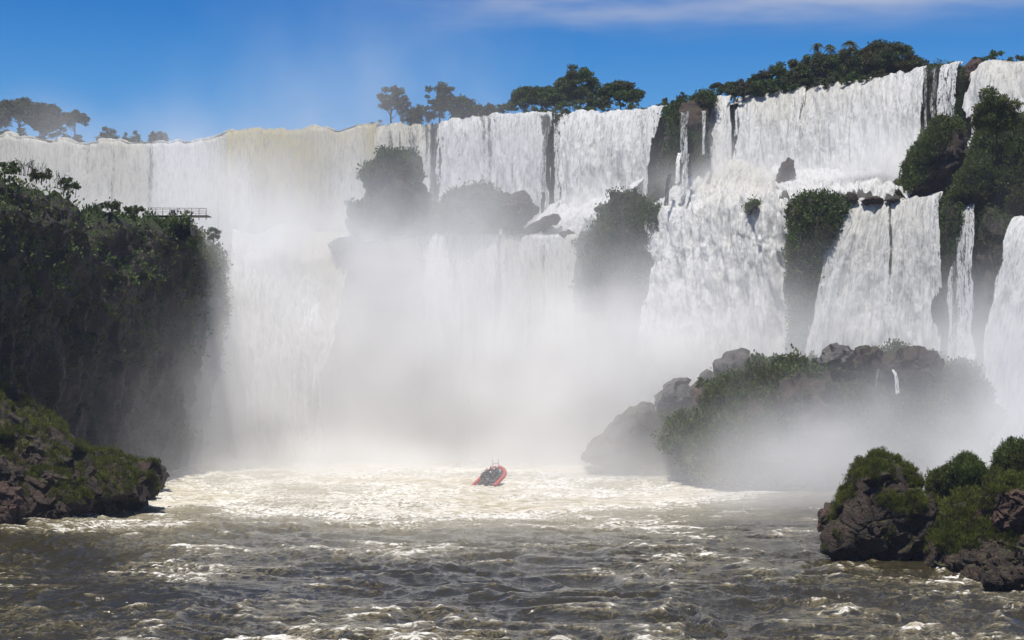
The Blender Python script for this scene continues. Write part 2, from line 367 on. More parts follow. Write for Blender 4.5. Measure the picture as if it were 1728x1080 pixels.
# ---------------------------------------------------------------- lumps: rocks and mounds with real depth
def lump(outline, D, T, centre=None, nth=None, nr=None, res=0.5, amp=0.8, freq=0.25, slope=0.0, xs=0.0, seed=0, blocky=0.5, power=3.0, bushy=0.0, bfreq=0.22, inset=0.0):
    """closed body whose silhouette follows the outline (photo pixels) at distance D; T metres thick; slope/xs lean it in depth"""
    O = np.asarray(outline, float); O = np.vstack([O, O[:1]])
    c = np.array(centre if centre is not None else O[:-1].mean(0))
    per = np.hypot(*np.diff(O, axis=0).T).sum()*D/F0; rad = np.hypot(*(O-c).T).mean()*D/F0
    nth = nth or int(max(24, per/res)); nr = nr or int(max(6, (rad+T*0.5)/res))
    s = np.r_[0, np.cumsum(np.hypot(*np.diff(O, axis=0).T))]; s /= s[-1]
    tt = np.linspace(0, 1, nth, endpoint=False)
    E = np.stack([np.interp(tt, s, O[:, 0]), np.interp(tt, s, O[:, 1])], -1)
    a = np.linspace(0.02, math.pi-0.02, nr*2)                    # front pole -> rim -> back pole
    r = np.abs(np.sin(a))**(2.0/power); dz = np.sign(np.cos(a))*np.abs(np.cos(a))**(2.0/power)
    px = c[0]+(E[None, :, 0]-c[0])*r[:, None]; py = c[1]+(E[None, :, 1]-c[1])*r[:, None]
    Dm = D+slope*(c[1]-py)*D/F0+xs*(px-c[0])*D/F0
    G = P(px, py, Dm); G[..., 1] -= (dz*T*0.5)[:, None]
    du = np.roll(G, -1, 1)-np.roll(G, 1, 1); dv = np.gradient(G, axis=0)
    N = np.cross(dv, du); N /= np.linalg.norm(N, axis=-1, keepdims=True)+1e-9
    cen = P(c[0], c[1], D); sg = np.sign(((G-cen)*N).sum(-1).mean()); N *= sg
    d = amp*((1-blocky)*fbm(G*freq, 5, seed)*1.6+blocky*(facets(G*freq*1.1+seed, seed)*0.9+facets(G*freq*2.7+seed, seed+5)*0.34) + 0.10*fbm(G*freq*5, 3, seed+3))
    if bushy: d = d+bushy*(np.clip(0.75-np.abs(fbm(G*bfreq, 3, seed+8))*2.4, -0.2, 1))-inset
    else: d = d-inset
    rim = np.clip(1-r, 0, 1)[:, None]*0.0+1.0
    G = G+N*(d*rim)[..., None]
    return G, N, sg
def lump_obj(name, G, mat, parent=None, smooth=True, origin=None, sg=1):
    nr, nc = G.shape[:2]; idx = grid_faces(nr, nc, True)
    V = G.reshape(-1, 3); V = np.vstack([V, G[0].mean(0), G[-1].mean(0)])
    k = np.arange(nc); c1 = np.stack([np.full(nc, nr*nc), (k+1) % nc, k], -1); c2 = np.stack([np.full(nc, nr*nc+1), (nr-1)*nc+k, (nr-1)*nc+(k+1) % nc], -1)
    tri = np.vstack([idx[:, [0, 1, 2]], idx[:, [0, 2, 3]], c1, c2])
    if sg > 0: tri = tri[:, ::-1]
    return mesh_obj(name, V, tri, mat, parent, smooth, origin=origin)
def leaf_quads(C, size, rng, aspect=0.55, up=None, droop=0.0):
    """leaf-shaped diamonds at centres C; up = preferred axis (n,3) for grass"""
    n = len(C); d = rng.normal(size=(n, 3)) if up is None else up+rng.normal(size=(n, 3))*0.45
    d /= np.linalg.norm(d, axis=1, keepdims=True); q = rng.normal(size=(n, 3)); w = np.cross(d, q); w /= np.linalg.norm(w, axis=1, keepdims=True)+1e-9
    L = (size*rng.uniform(0.6, 1.4, n))[:, None]; nn = np.cross(d, w)
    a = C; b = C+d*L*0.5+w*L*aspect*0.5+nn*L*0.12; c = C+d*L+np.array([0, 0, -1])*droop*L; e = C+d*L*0.5-w*L*aspect*0.5+nn*L*0.12
    V = np.stack([a, b, c, e], 1).reshape(-1, 3); F = np.arange(4*n).reshape(-1, 4)
    return V, F
def cover(G, N, n, size, rng, mask, clump=0.0, grass=False, k=5, lift=0.1):
    """scatter leaf clumps over a lump's surface where mask(points, normals) says so"""
    A = G.reshape(-1, 3); B = N.reshape(-1, 3)
    du = np.linalg.norm(np.roll(G, -1, 1)-G, axis=-1); dv = np.linalg.norm(np.gradient(G, axis=0), axis=-1)
    w = (du*dv).ravel()*mask(A, B); w = np.clip(w, 0, None)+1e-12; w /= w.sum()
    i = rng.choice(len(A), n, p=w)
    C = A[i]+B[i]*lift*rng.uniform(0, 1, n)[:, None]+rng.normal(size=(n, 3))*(0.14 if grass else 0.35)
    C = np.repeat(C, k, 0)+rng.normal(size=(n*k, 3))*size*0.55; up = np.repeat(B[i]*0.5+np.array([0, 0, 0.7]), k, 0)
    V, F = leaf_quads(C, size, rng, 0.28 if grass else 0.6, up if grass else (up*0.8))
    r = np.repeat(np.repeat(rng.uniform(0, 1, n), k)*0.7+rng.uniform(0, 0.3, n*k), 4)
    return V, F, r
def grn_mask(seed, lo=-0.2, upw=0.6, freq=0.12, zmin=-99):
    def f(A, B):
        return sstep(lo, lo+0.35, fbm(A*freq, 3, seed)*0.9+B[:, 2]*upw)*(A[:, 2] > zmin)*(B[:, 1] < 0.5)
    return f
def rock_thing(name, outline, D, T, label, cat, mat=None, leaves=0, leaf_size=0.5, lmat=None, mask=None, group=None, leaf_name='foliage', rockpart='rock', grass=False, k=5, smooth=True, seed=0, lift=0.2, **kw):
    rng = np.random.default_rng(seed+100)
    if leaves and 'inset' not in kw: kw['inset'] = 0.35*kw.get('amp', 0.8)+leaf_size*0.6+kw.get('bushy', 0)*0.5
    G, N, sg = lump(outline, D, T, seed=seed, **kw)
    base = np.array([G[..., 0].mean(), G[..., 1].mean(), G[..., 2].min()])
    if leaves:
        t = empty(name, base); lump_obj(rockpart, G, mat or M_ROCK, t, smooth, origin=base, sg=sg)
        V, F, r = cover(G, N, leaves, leaf_size, rng, mask or grn_mask(seed), grass=grass, k=k, lift=lift)
        mesh_obj(leaf_name, V, F, lmat or M_LEAF, t, False, {'rnd': r}, origin=base)
    else:
        t = lump_obj(name, G, mat or M_ROCK, None, smooth, origin=base, sg=sg)
    tag(t, label, cat, group); return t, G, N
# ================================================================ THE SETTING
K = 1.2
def sc(L): return [(a, b, c*K) for a, b, c in L]
UP = sc([(-130, 231, 346), (0, 232, 342), (60, 236, 340), (150, 241, 338), (230, 239, 336), (300, 236, 335), (345, 238, 334), (380, 230, 332), (420, 223, 331), (470, 224, 330), (520, 222, 328), (560, 218, 327),
         (600, 216, 326), (700, 216, 322), (740, 210, 320), (770, 203, 318), (800, 198, 317), (870, 196, 314), (930, 194, 311), (1000, 190, 307), (1040, 190, 305), (1090, 187, 302), (1125, 183, 299),
         (1160, 176, 296), (1200, 171, 294), (1240, 167, 291), (1290, 160, 288), (1335, 152, 285), (1400, 144, 281), (1450, 139, 277), (1510, 128, 273), (1555, 117, 270), (1600, 112, 267),
         (1650, 112, 263), (1690, 105, 259), (1850, 100, 250)])
LO = sc([(560, 400, 291), (700, 399, 288), (840, 398, 285), (975, 398, 281), (1100, 372, 272), (1150, 358, 267), (1200, 349, 262), (1335, 343, 254), (1425, 345, 247), (1500, 340, 243), (1590, 331, 238), (1650, 352, 234),
         (1700, 372, 230), (1850, 374, 222)])
def line_at(L, px):
    A = np.array(L, float); return float(np.interp(px, A[:, 0], A[:, 1])), float(np.interp(px, A[:, 0], A[:, 2]))
def sub(L, x0, x1, dy=0.0, dD=0.0, n=14):
    out = []
    for x in np.linspace(x0, x1, n):
        y, d = line_at(L, x); out.append((x, y+dy, d+dD))
    return out

# ground: the plateau the river comes from, and the river bed, reaching the horizon
def ground():
    xs = np.linspace(-130, 1850, 90)
    rows = []
    front = np.array([P(x, *(lambda a: (a[0]+6, a[1]+3))(line_at(UP, x))) for x in xs])
    for dy in (0, 12, 40, 120, 400, 1500, 6000):
        r = front.copy(); r[:, 1] += dy; r[:, 0] *= 1+dy/400.0; r[:, 2] -= 0.4
        r[:, 2] += 2.0*fbm(np.stack([r[:, 0]*0.03, r[:, 1]*0.03, r[:, 2]*0], -1), 3, 2)*(dy > 0); rows.append(r)
    G = np.stack(rows)
    o = mesh_obj('ground', G.reshape(-1, 3), grid_faces(len(rows), len(xs)), M_SOIL); tag(o, kind='structure')
    s = 12000.0; V = [(-s, -s, -4), (s, -s, -4), (s, s, -4), (-s, s, -4)]
    o = mesh_obj('riverbed', V, [[0, 1, 2, 3]], M_SOIL); tag(o, kind='structure')
ground()

# cliff walls behind the falling water
def rock_wall(name, top, zbot, dD, label, seed, res=0.8, x0=-130, x1=1850, cat='cliff'):
    xs = np.linspace(x0, x1, int((x1-x0)/F0*330/res)); T = np.array([P(x, line_at(top, x)[0]+7, line_at(top, x)[1]+dD) for x in xs])
    nr = int((T[:, 2].mean()-zbot)/res); f = np.linspace(0, 1, nr)[:, None, None]
    B = T.copy(); B[:, 2] = zbot; B[:, 1] -= 3; G = T*(1-f)+B*f
    N = grid_normals(G); N *= np.where(N[..., 1:2] > 0, -1, 1)
    f1, f2, c = worley(G*np.array([0.22, 0.22, 0.14]), seed)
    G = G+N*((c-0.5)*2.4+1.6*fbm(G*0.12, 4, seed))[..., None]
    o = mesh_obj(name, G.reshape(-1, 3), grid_faces(nr, len(xs)), M_WET, origin=G[-1].mean(0)); tag(o, label, cat)
rock_wall('cliff', UP, 0.0, 3.5, 'long dark wet rock wall behind the upper tier of falling water', 3)
rock_wall('cliff', LO, 0.0, 3.0, 'dark wet rock wall behind the lower tier of falling water', 8, x0=560)

# ---------------------------------------------------------------- waterfalls, upper tier
def base_y(z, D): return H0/2-F0*((lambda Y, Z: (-SA*Y+CA*Z)/(CA*Y+SA*Z))(D, z-CAM_H))
def bot(px0, px1, z, dD, n=14, L=UP, sh=0.0):
    out = []
    for x in np.linspace(px0, px1, n):
        d = line_at(L, x)[1]-dD; out.append((x+sh, base_y(z, d), d))
    return out
curtain(sub(UP, -125, 395, n=22), bot(-125, 395, 0, 9, n=22), 'far curtain of hazy falling water at the head of the gorge, above the railing', res=0.36, seed=1, thin0=0.30, tan=0.4, strand=2.0, fs=0.6, ragged=1.3, auto=1.3,
        gaps=[(250, 4, .5, 0, .7), (190, 3, .5, 0, .6), (112, 5, .5, 0, .5), (70, 3, .5, 0, .6)])
curtain(sub(UP, 385, 640, n=16), bot(385, 640, 0, 14, n=16), 'thick boiling curtain with tan streaks at its lip, behind the misty rock pillar', res=0.34, seed=2, thin0=0.15, tan=1.0, billow=3.2, strand=2.4, fs=0.55, ragged=1.5,
        gaps=[(420, 6, .35, 0, .4), (515, 6, .5, .0, .6)])
curtain(sub(UP, 630, 742, n=8), bot(630, 742, 46, 9, n=8), 'smooth grey curtain seen behind and above the misty rock pillar', res=0.34, seed=3, thin0=0.45, tan=0.5, strand=1.5, ragged=0.8,
        gaps=[(733, 6, .8, 0, 1), (655, 5, .4, 0, 1)])
curtain(sub(UP, 738, 934, n=10), bot(738, 934, 44, 10, n=10), 'wide white curtain right of the rock pillar with shaded pleats', res=0.30, seed=4, thin0=0.32, strand=1.2,
        gaps=[(918, 9, .8, .12, 1), (868, 4, .35, 0, .8), (815, 4, .3, 0, .8), (775, 4, .3, .1, .9)])
curtain(sub(UP, 934, 950, dy=2, n=4), bot(934, 950, 45, 9, n=4), 'narrow dark rock chute with thin threads of water between two wide curtains', res=0.25, seed=5, thin0=0.70, strand=0.4, billow=0.3)
curtain(sub(UP, 948, 1126, n=10), bot(948, 1112, 50, 13, n=10, sh=-10), 'white curtain below the tallest grove, spreading into foam at its foot', res=0.28, seed=6, thin0=0.2, billow=1.3,
        gaps=[(1050, 4, .7, 0, .3), (1035, 4, .3, .2, .9), (960, 4, .4, 0, 1)])
curtain([(1150, 190, 279*K), (1163, 188, 279*K)], [(1146, 262, 275*K), (1160, 262, 275*K)], 'thin thread of water falling in front of green rock', res=0.22, back=1.5, seed=7, thin0=0.5, strand=0.5, billow=0.4)
curtain([(1185, 192, 279*K), (1191, 191, 279*K)], [(1184, 250, 275*K), (1190, 250, 275*K)], 'thinnest thread of water down the green rock face', res=0.2, back=1.5, seed=8, thin0=0.6, strand=0.4, billow=0.3)
curtain(sub(UP, 1196, 1243, n=6), bot(1190, 1250, 49, 14, n=6, sh=-8), 'curtain just right of the green rock, left of a thin dark seam', res=0.27, seed=9, thin0=0.15,
        gaps=[(1237, 4, 1.0, 0, .85)])
curtain(sub(UP, 1240, 1362, n=8), bot(1238, 1362, 50, 15, n=8, sh=-4), 'bright curtain between two thin dark mossy seams', res=0.27, seed=10, thin0=0.1, tan=0.3, gaps=[(1330, 7, .2, .1, .9), (1246, 3, .6, 0, .5)])
curtain(sub(UP, 1334, 1562, n=12), bot(1334, 1560, 50, 16, n=12, sh=-3), 'broadest brilliant white curtain below the wooded hill', res=0.25, seed=11, thin0=0.1, tan=0.25, billow=1.3,
        gaps=[(1347, 4, .4, 0, .5), (1548, 6, .5, 0, .9), (1470, 3, .4, .1, .7), (1515, 3, .4, .0, .6)])
curtain(sub(UP, 1558, 1592, dy=2, n=5), bot(1558, 1590, 51, 12, n=5), 'dark streaky curtain over mossy rock with thin grey threads', res=0.22, seed=12, thin0=0.72, strand=0.7, billow=0.5, gaps=[(1572, 4, .7, 0, 1), (1586, 3, .8, 0, 1)])
curtain(sub(UP, 1588, 1622, n=5), bot(1580, 1620, 51, 13, n=5), 'narrow white curtain left of the red rock knob', res=0.25, seed=13, thin0=0.15)
curtain([(1642, 122, 264*K), (1662, 113, 262*K), (1690, 105, 259*K), (1850, 100, 250*K)], bot(1622, 1830, 51, 13, n=8), 'curtain right of the red rock knob, above the leafy outcrop', res=0.25, seed=14, thin0=0.25, tan=0.3, gaps=[(1704, 6, .4, 0, .6)])

# rapids on the ledge between the tiers
def rapids(rows, label, **k):
    k = {'res': 0.3, 'billow': 2.2, 'strand': 0.6, 'thin0': -0.15, 'ragged': 0.0, 'auto': 0, **k}
    return water_sheet('rapids', rows, label, cat='rapids', **k)
rapids([[(880, 395, 300*K), (930, 345, 303*K), (1000, 325, 300*K), (1095, 295, 294*K)], [(875, 400, 294*K), (930, 372, 295*K), (1000, 352, 292*K), (1070, 325, 287*K)], [(845, 402, 286*K), (900, 398, 286*K), (960, 396, 284*K), (1010, 372, 281*K)]],
       'foaming water racing over the ledge below the grove curtain', seed=31, thin0=0.15)
rapids([[(1300, 272, 280*K), (1400, 268, 275*K), (1565, 258, 263*K)], [(1305, 304, 270*K), (1400, 300, 266*K), (1562, 298, 254*K)],
        [(1300, 336, 258*K), (1335, 336, 255*K), (1430, 338, 247*K), (1535, 335, 242*K)]], 'broad white rapids under the broadest upper curtain', seed=32, billow=2.2)
rapids([[(392, 385, 372), (430, 395, 376), (480, 380, 378), (540, 392, 374), (605, 395, 362)], [(390, 420, 352), (425, 438, 350), (470, 425, 354), (530, 440, 350), (600, 425, 345)], [(388, 470, 336), (440, 480, 338), (500, 475, 338), (590, 470, 334)], [(392, 540, 324), (470, 560, 321), (570, 530, 320)],
        [(398, 640, 314), (470, 650, 312), (550, 640, 312)], [(396, 775, 308), (470, 778, 306), (550, 775, 306)]], 'boiling cream whitewater bursting out beside the dark cliff', thin0=0.1, fs=0.6, auto=0, seed=33, billow=6.5, tan=0.9, res=0.36, ragged=2.5)
curtain([(1144, 262, 274*K), (1150, 262, 274*K)], [(1138, 300, 270*K), (1146, 300, 270*K)], 'upper lacy trickle on the ledge of the green spur', res=0.2, back=1.5, seed=34, thin0=0.75, strand=0.4, billow=0.5)
curtain([(1156, 263, 273*K), (1164, 263, 273*K)], [(1148, 318, 267*K), (1160, 318, 267*K)], 'longest lacy trickle stepping down the green spur', res=0.2, back=1.5, seed=35, thin0=0.75, strand=0.4, billow=0.5)
curtain([(1128, 296, 270*K), (1134, 296, 270*K)], [(1120, 334, 266*K), (1128, 334, 266*K)], 'lowest lacy trickle at the foot of the green spur', res=0.2, back=1.5, seed=36, thin0=0.8, strand=0.4, billow=0.5)

# ---------------------------------------------------------------- waterfalls, lower tier
def lbot(x0, x1, z, dD, **k): return bot(x0, x1, z, dD, L=LO, **k)
curtain(sub(LO, 565, 842, n=10), lbot(565, 842, 0, 6), 'dim lower curtain veiled by mist below the rock pillar', res=0.4, seed=41, thin0=0.62, strand=0.7, ragged=0.2, gaps=[(640, 30, .35, 0, 1), (760, 12, .3, 0, 1)])
curtain(sub(LO, 838, 976, n=10), lbot(838, 976, 0, 5), 'straight edged pale curtain falling from a level ledge', res=0.28, seed=42, thin0=0.35, strand=0.45, billow=0.5, ragged=0.08, tan=0.6, gaps=[(842, 3, .7, 0, .5)])
curtain([(1076, 372, 274*K), (1085, 372, 273.5*K)], [(1076, 600, 270*K), (1088, 600, 270*K)], 'thin thread of water down the dark green bluff', res=0.25, back=1.5, seed=43, thin0=0.45, strand=0.4, billow=0.5)
water_sheet('waterfall', [[(1150, 292, 288*K), (1225, 266, 284*K), (1345, 268, 279*K)], [(1130, 334, 277*K), (1220, 302, 275*K), (1340, 302, 270*K)], [(1108, 362, 273*K), (1200, 336, 264.5*K), (1338, 332, 256.5*K)],
        [(1099, 376, 271*K), (1150, 362, 266*K), (1200, 352, 261.5*K), (1270, 346, 257.5*K), (1338, 342, 253.5*K)], [(1096, 420, 269*K), (1200, 398, 259.5*K), (1338, 392, 251.5*K)], [(1092, 520, 266.5*K), (1200, 510, 256.5*K), (1342, 505, 249.5*K)],
        [(1085, 700, 263*K), (1150, 705, 258*K), (1270, 715, 250*K), (1345, 715, 246*K)]], 'massive tumbling lower fall pouring from the rapids behind the shrub covered island', res=0.27, seed=44, thin0=0.02, tan=0.3, billow=2.4, strand=1.3, ragged=0.0, vs=-0.12, gaps=[(1108, 8, .7, .3, .9), (1300, 9, .45, .4, .9), (1335, 8, .5, .4, 1)])
curtain([(1424, 346, 247*K), (1460, 343, 245*K), (1510, 339, 242.5*K), (1560, 335, 240*K), (1592, 331, 238*K)], [(1348, 650, 238*K), (1420, 660, 236*K), (1500, 660, 232*K), (1592, 660, 229*K)],
        'bulging creamy lower fall right of the green bluff', res=0.25, seed=45, thin0=0.03, tan=0.2, billow=1.5, strand=1.3, auto=0.5, gaps=[(1504, 4, .45, 0, .45), (1496, 8, .4, .4, .9), (1580, 7, .55, .1, 1)])
curtain([(1620, 350, 236*K), (1645, 352, 234*K)], [(1590, 655, 229*K), (1650, 655, 227*K)], 'narrow speckled fall right of the green edge, ending in a foam fan', res=0.22, seed=46, thin0=0.42, strand=0.8, gaps=[(1612, 5, .5, 0, 1)])
curtain([(1712, 374, 229*K), (1850, 374, 222*K)], [(1640, 770, 219*K), (1840, 780, 213*K)], 'slanting white fall at the frame edge below the leafy outcrop', res=0.27, seed=47, thin0=0.1)
rapids([[(1598, 600, 226*K), (1650, 598, 226*K)], [(1590, 625, 223*K), (1645, 612, 223*K)], [(1560, 660, 218*K), (1610, 650, 218*K)]], 'foam fan spilling onto the island at the foot of the narrow fall', seed=48, billow=1.0, res=0.25)

# ---------------------------------------------------------------- left dark cliff (the island bluff)
def left_cliff():
    top = np.array([(-330, 262, 175), (-120, 290, 198), (0, 300, 215), (40, 304, 221), (75, 312, 228), (100, 322, 234), (122, 344, 240), (150, 354, 245), (190, 360, 252), (230, 366, 262), (260, 368, 268), (300, 369, 275), (325, 370, 284), (338, 374, 290), (346, 384, 296)], float)
    n1 = 300; L = resample(top, n1); T = P(L[:, 0], L[:, 1], L[:, 2]); T[:, 2] += 1.6-3.85*sstep(0.25, 0.6, np.linspace(0, 1, n1)); T[:, 0] -= 2.3*sstep(0.8, 1.0, np.linspace(0, 1, n1))
    # wrap round the end of the bluff and back along its hidden side
    end = T[-1]; back = np.array([end+np.array([1.0-0.5*k, 3.0+k*4.0, -1.2+0.2*k]) for k in range(1, 9)])
    far = np.array([[end[0]-15-k*16, end[1]+35-k*4, end[2]] for k in range(1, 9)])
    T = np.vstack([T, back, far])
    s = np.r_[0, np.cumsum(np.linalg.norm(np.diff(T, axis=0), axis=1))]; nc = int(s[-1]/0.45); t = np.linspace(0, s[-1], nc)
    T = np.stack([np.interp(t, s, T[:, k]) for k in range(3)], -1)
    tan = np.gradient(T, axis=0); tan[:, 2] = 0; out = np.stack([tan[:, 1], -tan[:, 0], tan[:, 2]*0], -1); out /= np.linalg.norm(out, axis=1, keepdims=True)
    rows = []
    for inn, dz in ((60, -1.0), (30, 0.5), (14, 0.8), (6, 0.5), (2.5, 0.1)):
        q = T-out*inn; q[:, 2] += dz; rows.append(q)
    nw = 110; endw = sstep(s[-1]*0.35, s[-1]*0.62, t)
    for k in range(nw):
        f = k/(nw-1); z = T[:, 2]*(1-f)-1.0*f
        off = 1.5*math.sin(min(1, f*6)*math.pi/2)+1.2*math.sin(f*3.0)-2.0*f
        q = T+out*off; q[:, 2] = z; q[:, 0] -= 6.5*endw*sstep(0.35, 1.0, f); rows.append(q)
    G = np.stack(rows); N = grid_normals(G)
    cen = T.mean(0); sg = np.sign((N[60]*out).sum()); N *= sg
    f1, f2, c = worley(G*np.array([0.2, 0.2, 0.10]), 4)
    vert = ridge(G*np.array([0.35, 0.35, 0.05]), 3, 9)
    frac = np.clip((np.arange(len(rows))-5)/nw, 0, 1)[:, None]
    bush = np.clip(fbm(G*0.22, 4, 12)+0.4, 0, 2)*2.2+np.clip(fbm(G*0.6, 3, 14), -0.5, 1)*0.9
    topness = (1-sstep(0.12, 0.5, frac))
    ff_ = facets(G*np.array([0.30, 0.30, 0.16]), 7); bumps = np.clip(0.7-np.abs(fbm(G*0.2, 3, 18))*2.6, -0.2, 1)*1.6
    d = topness*(bush*0.7+bumps)+(1-topness)*(ff_*1.1+facets(G*0.8, 8)*0.3+vert*0.5+fbm(G*0.1, 3, 5)*2.2)
    G = G+N*d[..., None]
    base = np.array([-60, 250, 0.0]); t = empty('cliff', base)
    idx = grid_faces(len(rows), nc)
    mesh_obj('rock_face', G.reshape(-1, 3), idx[:, ::-1] if sg < 0 else idx, M_WET, t, True, origin=base)
    rng = np.random.default_rng(5)
    def mask(A, B):
        fr = np.broadcast_to(frac, G.shape[:2]).ravel()
        hang = sstep(-0.1, 0.35, fbm(A*np.array([0.12, 0.12, 0.05]), 3, 33))
        return (1-sstep(0.25, 0.62, fr+0.15*fbm(A*0.08, 2, 8)))*1.0+0.28*hang*(1-sstep(0.6, 1.0, fr))
    V, F, r = cover(G, N, 36000, 0.50, rng, mask, k=6, lift=0.6)
    mesh_obj('foliage', V, F, M_LEAF, t, False, {'rnd': r}, origin=base)
    tag(t, 'tall dark shaded cliff with a bushy flat top and bare wet lower face', 'cliff')
    return G, t
LC, _ = left_cliff()

# ---------------------------------------------------------------- rocks and bluffs between the falls
def RT(name, o, D, T, label, cat, **k): return rock_thing(name, o, D*K, T, label, cat, **k)
RT('rock_pillar', [(607, 300), (618, 285), (632, 272), (642, 256), (655, 251), (672, 254), (690, 254), (704, 264), (715, 288), (722, 310), (731, 330), (737, 355), (738, 380), (730, 405), (690, 412), (650, 410), (622, 408), (600, 406), (588, 390), (584, 368), (588, 344), (604, 342), (620, 338), (616, 322)],
   291, 20, 'tall top heavy rock pillar standing dark in the mist above the lower ledge', 'rock', bushy=0.3, seed=51, leaves=1100, leaf_size=0.6, amp=1.5, freq=0.17, blocky=0.85, res=0.5, mat=M_WET, centre=(665, 345), mask=grn_mask(51, 0.25, 0.8))
RT('boulder', [(733, 352), (748, 330), (765, 320), (790, 315), (812, 311), (830, 315), (843, 328), (849, 350), (850, 372), (845, 398), (795, 402), (745, 402), (733, 380)],
   289, 16, 'rounded shrub capped rock mound right of the tall pillar', 'rock', bushy=0.5, seed=52, leaves=1100, leaf_size=0.6, amp=1.3, freq=0.2, blocky=0.8, mat=M_WET, mask=grn_mask(52, 0.0, 0.8))
RT('boulder', [(848, 334), (862, 330), (880, 329), (891, 332), (893, 346), (905, 350), (902, 364), (885, 380), (870, 394), (848, 394)], 287, 10, 'bare brown rock at the right end of the misty rock group', 'rock', seed=53, amp=1.1, freq=0.25, mat=M_ROCK, smooth=False, blocky=0.9)
RT('outcrop', [(556, 414), (575, 406), (610, 404), (700, 408), (716, 440), (712, 600), (705, 775), (610, 775), (600, 640), (590, 540), (580, 480), (572, 440)], 285, 13, 'veiled dark rock buttress under the tall pillar, beside the cream whitewater', 'cliff', seed=54, amp=1.8, freq=0.13, mat=M_WET, power=3.5, centre=(645, 560))
RT('bluff', [(975, 402), (990, 388), (1008, 366), (1022, 350), (1030, 338), (1060, 330), (1085, 338), (1110, 352), (1118, 366), (1100, 386), (1094, 430), (1086, 500), (1082, 600), (1080, 740), (1030, 760), (985, 740), (975, 560)],
   276, 22, 'dark green bluff between the level ledge fall and the massive lower fall', 'cliff', bushy=1.3, seed=55, leaves=7500, leaf_size=0.6, amp=1.6, freq=0.14, centre=(1040, 480), mat=M_WET, mask=lambda A, B: (sstep(8, 34, A[:, 2])*0.9+0.1)*(B[:, 1] < 0.4)*sstep(-0.5, 0.1, fbm(A*0.1, 3, 5)))
RT('boulder', [(1029, 324), (1045, 321), (1062, 319), (1075, 317), (1081, 328), (1080, 348), (1060, 356), (1032, 350)], 275, 6, 'square brown boulder crowning the dark green bluff', 'rock', seed=56, amp=0.7, freq=0.3, smooth=False, blocky=0.9, leaves=120, leaf_size=0.4, leaf_name='foliage')
RT('bluff', [(1118, 188), (1140, 178), (1165, 165), (1185, 158), (1203, 166), (1200, 200), (1196, 240), (1186, 285), (1165, 335), (1135, 362), (1100, 366), (1090, 345), (1104, 315), (1116, 280), (1122, 240)],
   285, 12, 'green and brown rock spur splitting the upper falls, threads of water on it', 'cliff', bushy=0.7, seed=57, leaves=5200, leaf_size=0.5, amp=1.3, freq=0.2, slope=0.32, centre=(1150, 270), mat=M_ROCK, mask=grn_mask(57, -0.05, 0.5, 0.16), power=2.6)
for i, (o, D, lab) in enumerate([([(868, 392), (890, 385), (900, 378), (920, 366), (940, 360), (948, 368), (940, 378), (915, 388), (890, 396)], 285, 'long flat wet rock breaking the rapids right of the misty rocks'),
             ([(1003, 352), (1012, 345), (1024, 344), (1032, 352), (1020, 358), (1006, 358)], 278, 'small wet rock just above left of the square brown boulder'),
             ([(942, 396), (950, 390), (960, 389), (968, 394), (965, 400), (948, 401)], 282.5, 'small wet rock on the level ledge lip')]):
    RT('boulder', o, D, 3.5, lab, 'rock', seed=60+i, amp=0.4, freq=0.4, smooth=False, mat=M_ROCK, blocky=0.8, res=0.35)
RT('boulder', [(1258, 358), (1262, 345), (1272, 339), (1284, 342), (1282, 350), (1272, 356), (1266, 366)], 255, 4, 'mossy rock poking out of the foam at the lip of the massive lower fall', 'rock', seed=64, amp=0.5, freq=0.3, leaves=150, leaf_size=0.3, leaf_name='foliage', mat=M_WET)
RT('boulder', [(1306, 334), (1311, 300), (1318, 280), (1328, 266), (1339, 272), (1341, 296), (1332, 310), (1330, 334)], 267, 4, 'dark wet rock splitting the foot of the upper curtain', 'rock', seed=66, amp=0.55, freq=0.4, blocky=0.8, mat=M_ROCK, res=0.35)
RT('bluff', [(1334, 350), (1345, 330), (1362, 320), (1380, 317), (1400, 319), (1418, 328), (1426, 342), (1420, 370), (1404, 405), (1386, 440), (1370, 490), (1360, 560), (1352, 680), (1334, 690), (1330, 560), (1332, 440)],
   246, 15, 'domed green bluff between the two big lower falls', 'cliff', bushy=1.1, seed=67, leaves=6500, leaf_size=0.5, amp=1.3, freq=0.16, centre=(1368, 430), mat=M_WET, mask=lambda A, B: (sstep(6, 30, A[:, 2])+0.08)*(B[:, 1] < 0.4)*sstep(-0.7, -0.1, fbm(A*0.12, 3, 5)))
for i, (o, lab) in enumerate([([(1424, 334), (1432, 325), (1444, 326), (1450, 338), (1440, 344), (1426, 343)], 'brown rock right beside the domed green bluff'),
             ([(1452, 338), (1462, 333), (1480, 332), (1492, 336), (1486, 343), (1460, 344)], 'low flat rock on the creamy lower fall lip'),
             ([(1494, 338), (1506, 333), (1518, 335), (1514, 341), (1500, 342)], 'small round rock on the creamy lower fall lip near the leafy outcrop')]):
    RT('boulder', o, 244-i*1.5, 3, lab, 'rock', seed=70+i, amp=0.4, freq=0.4, smooth=False, mat=M_ROCK, blocky=0.8, res=0.35)
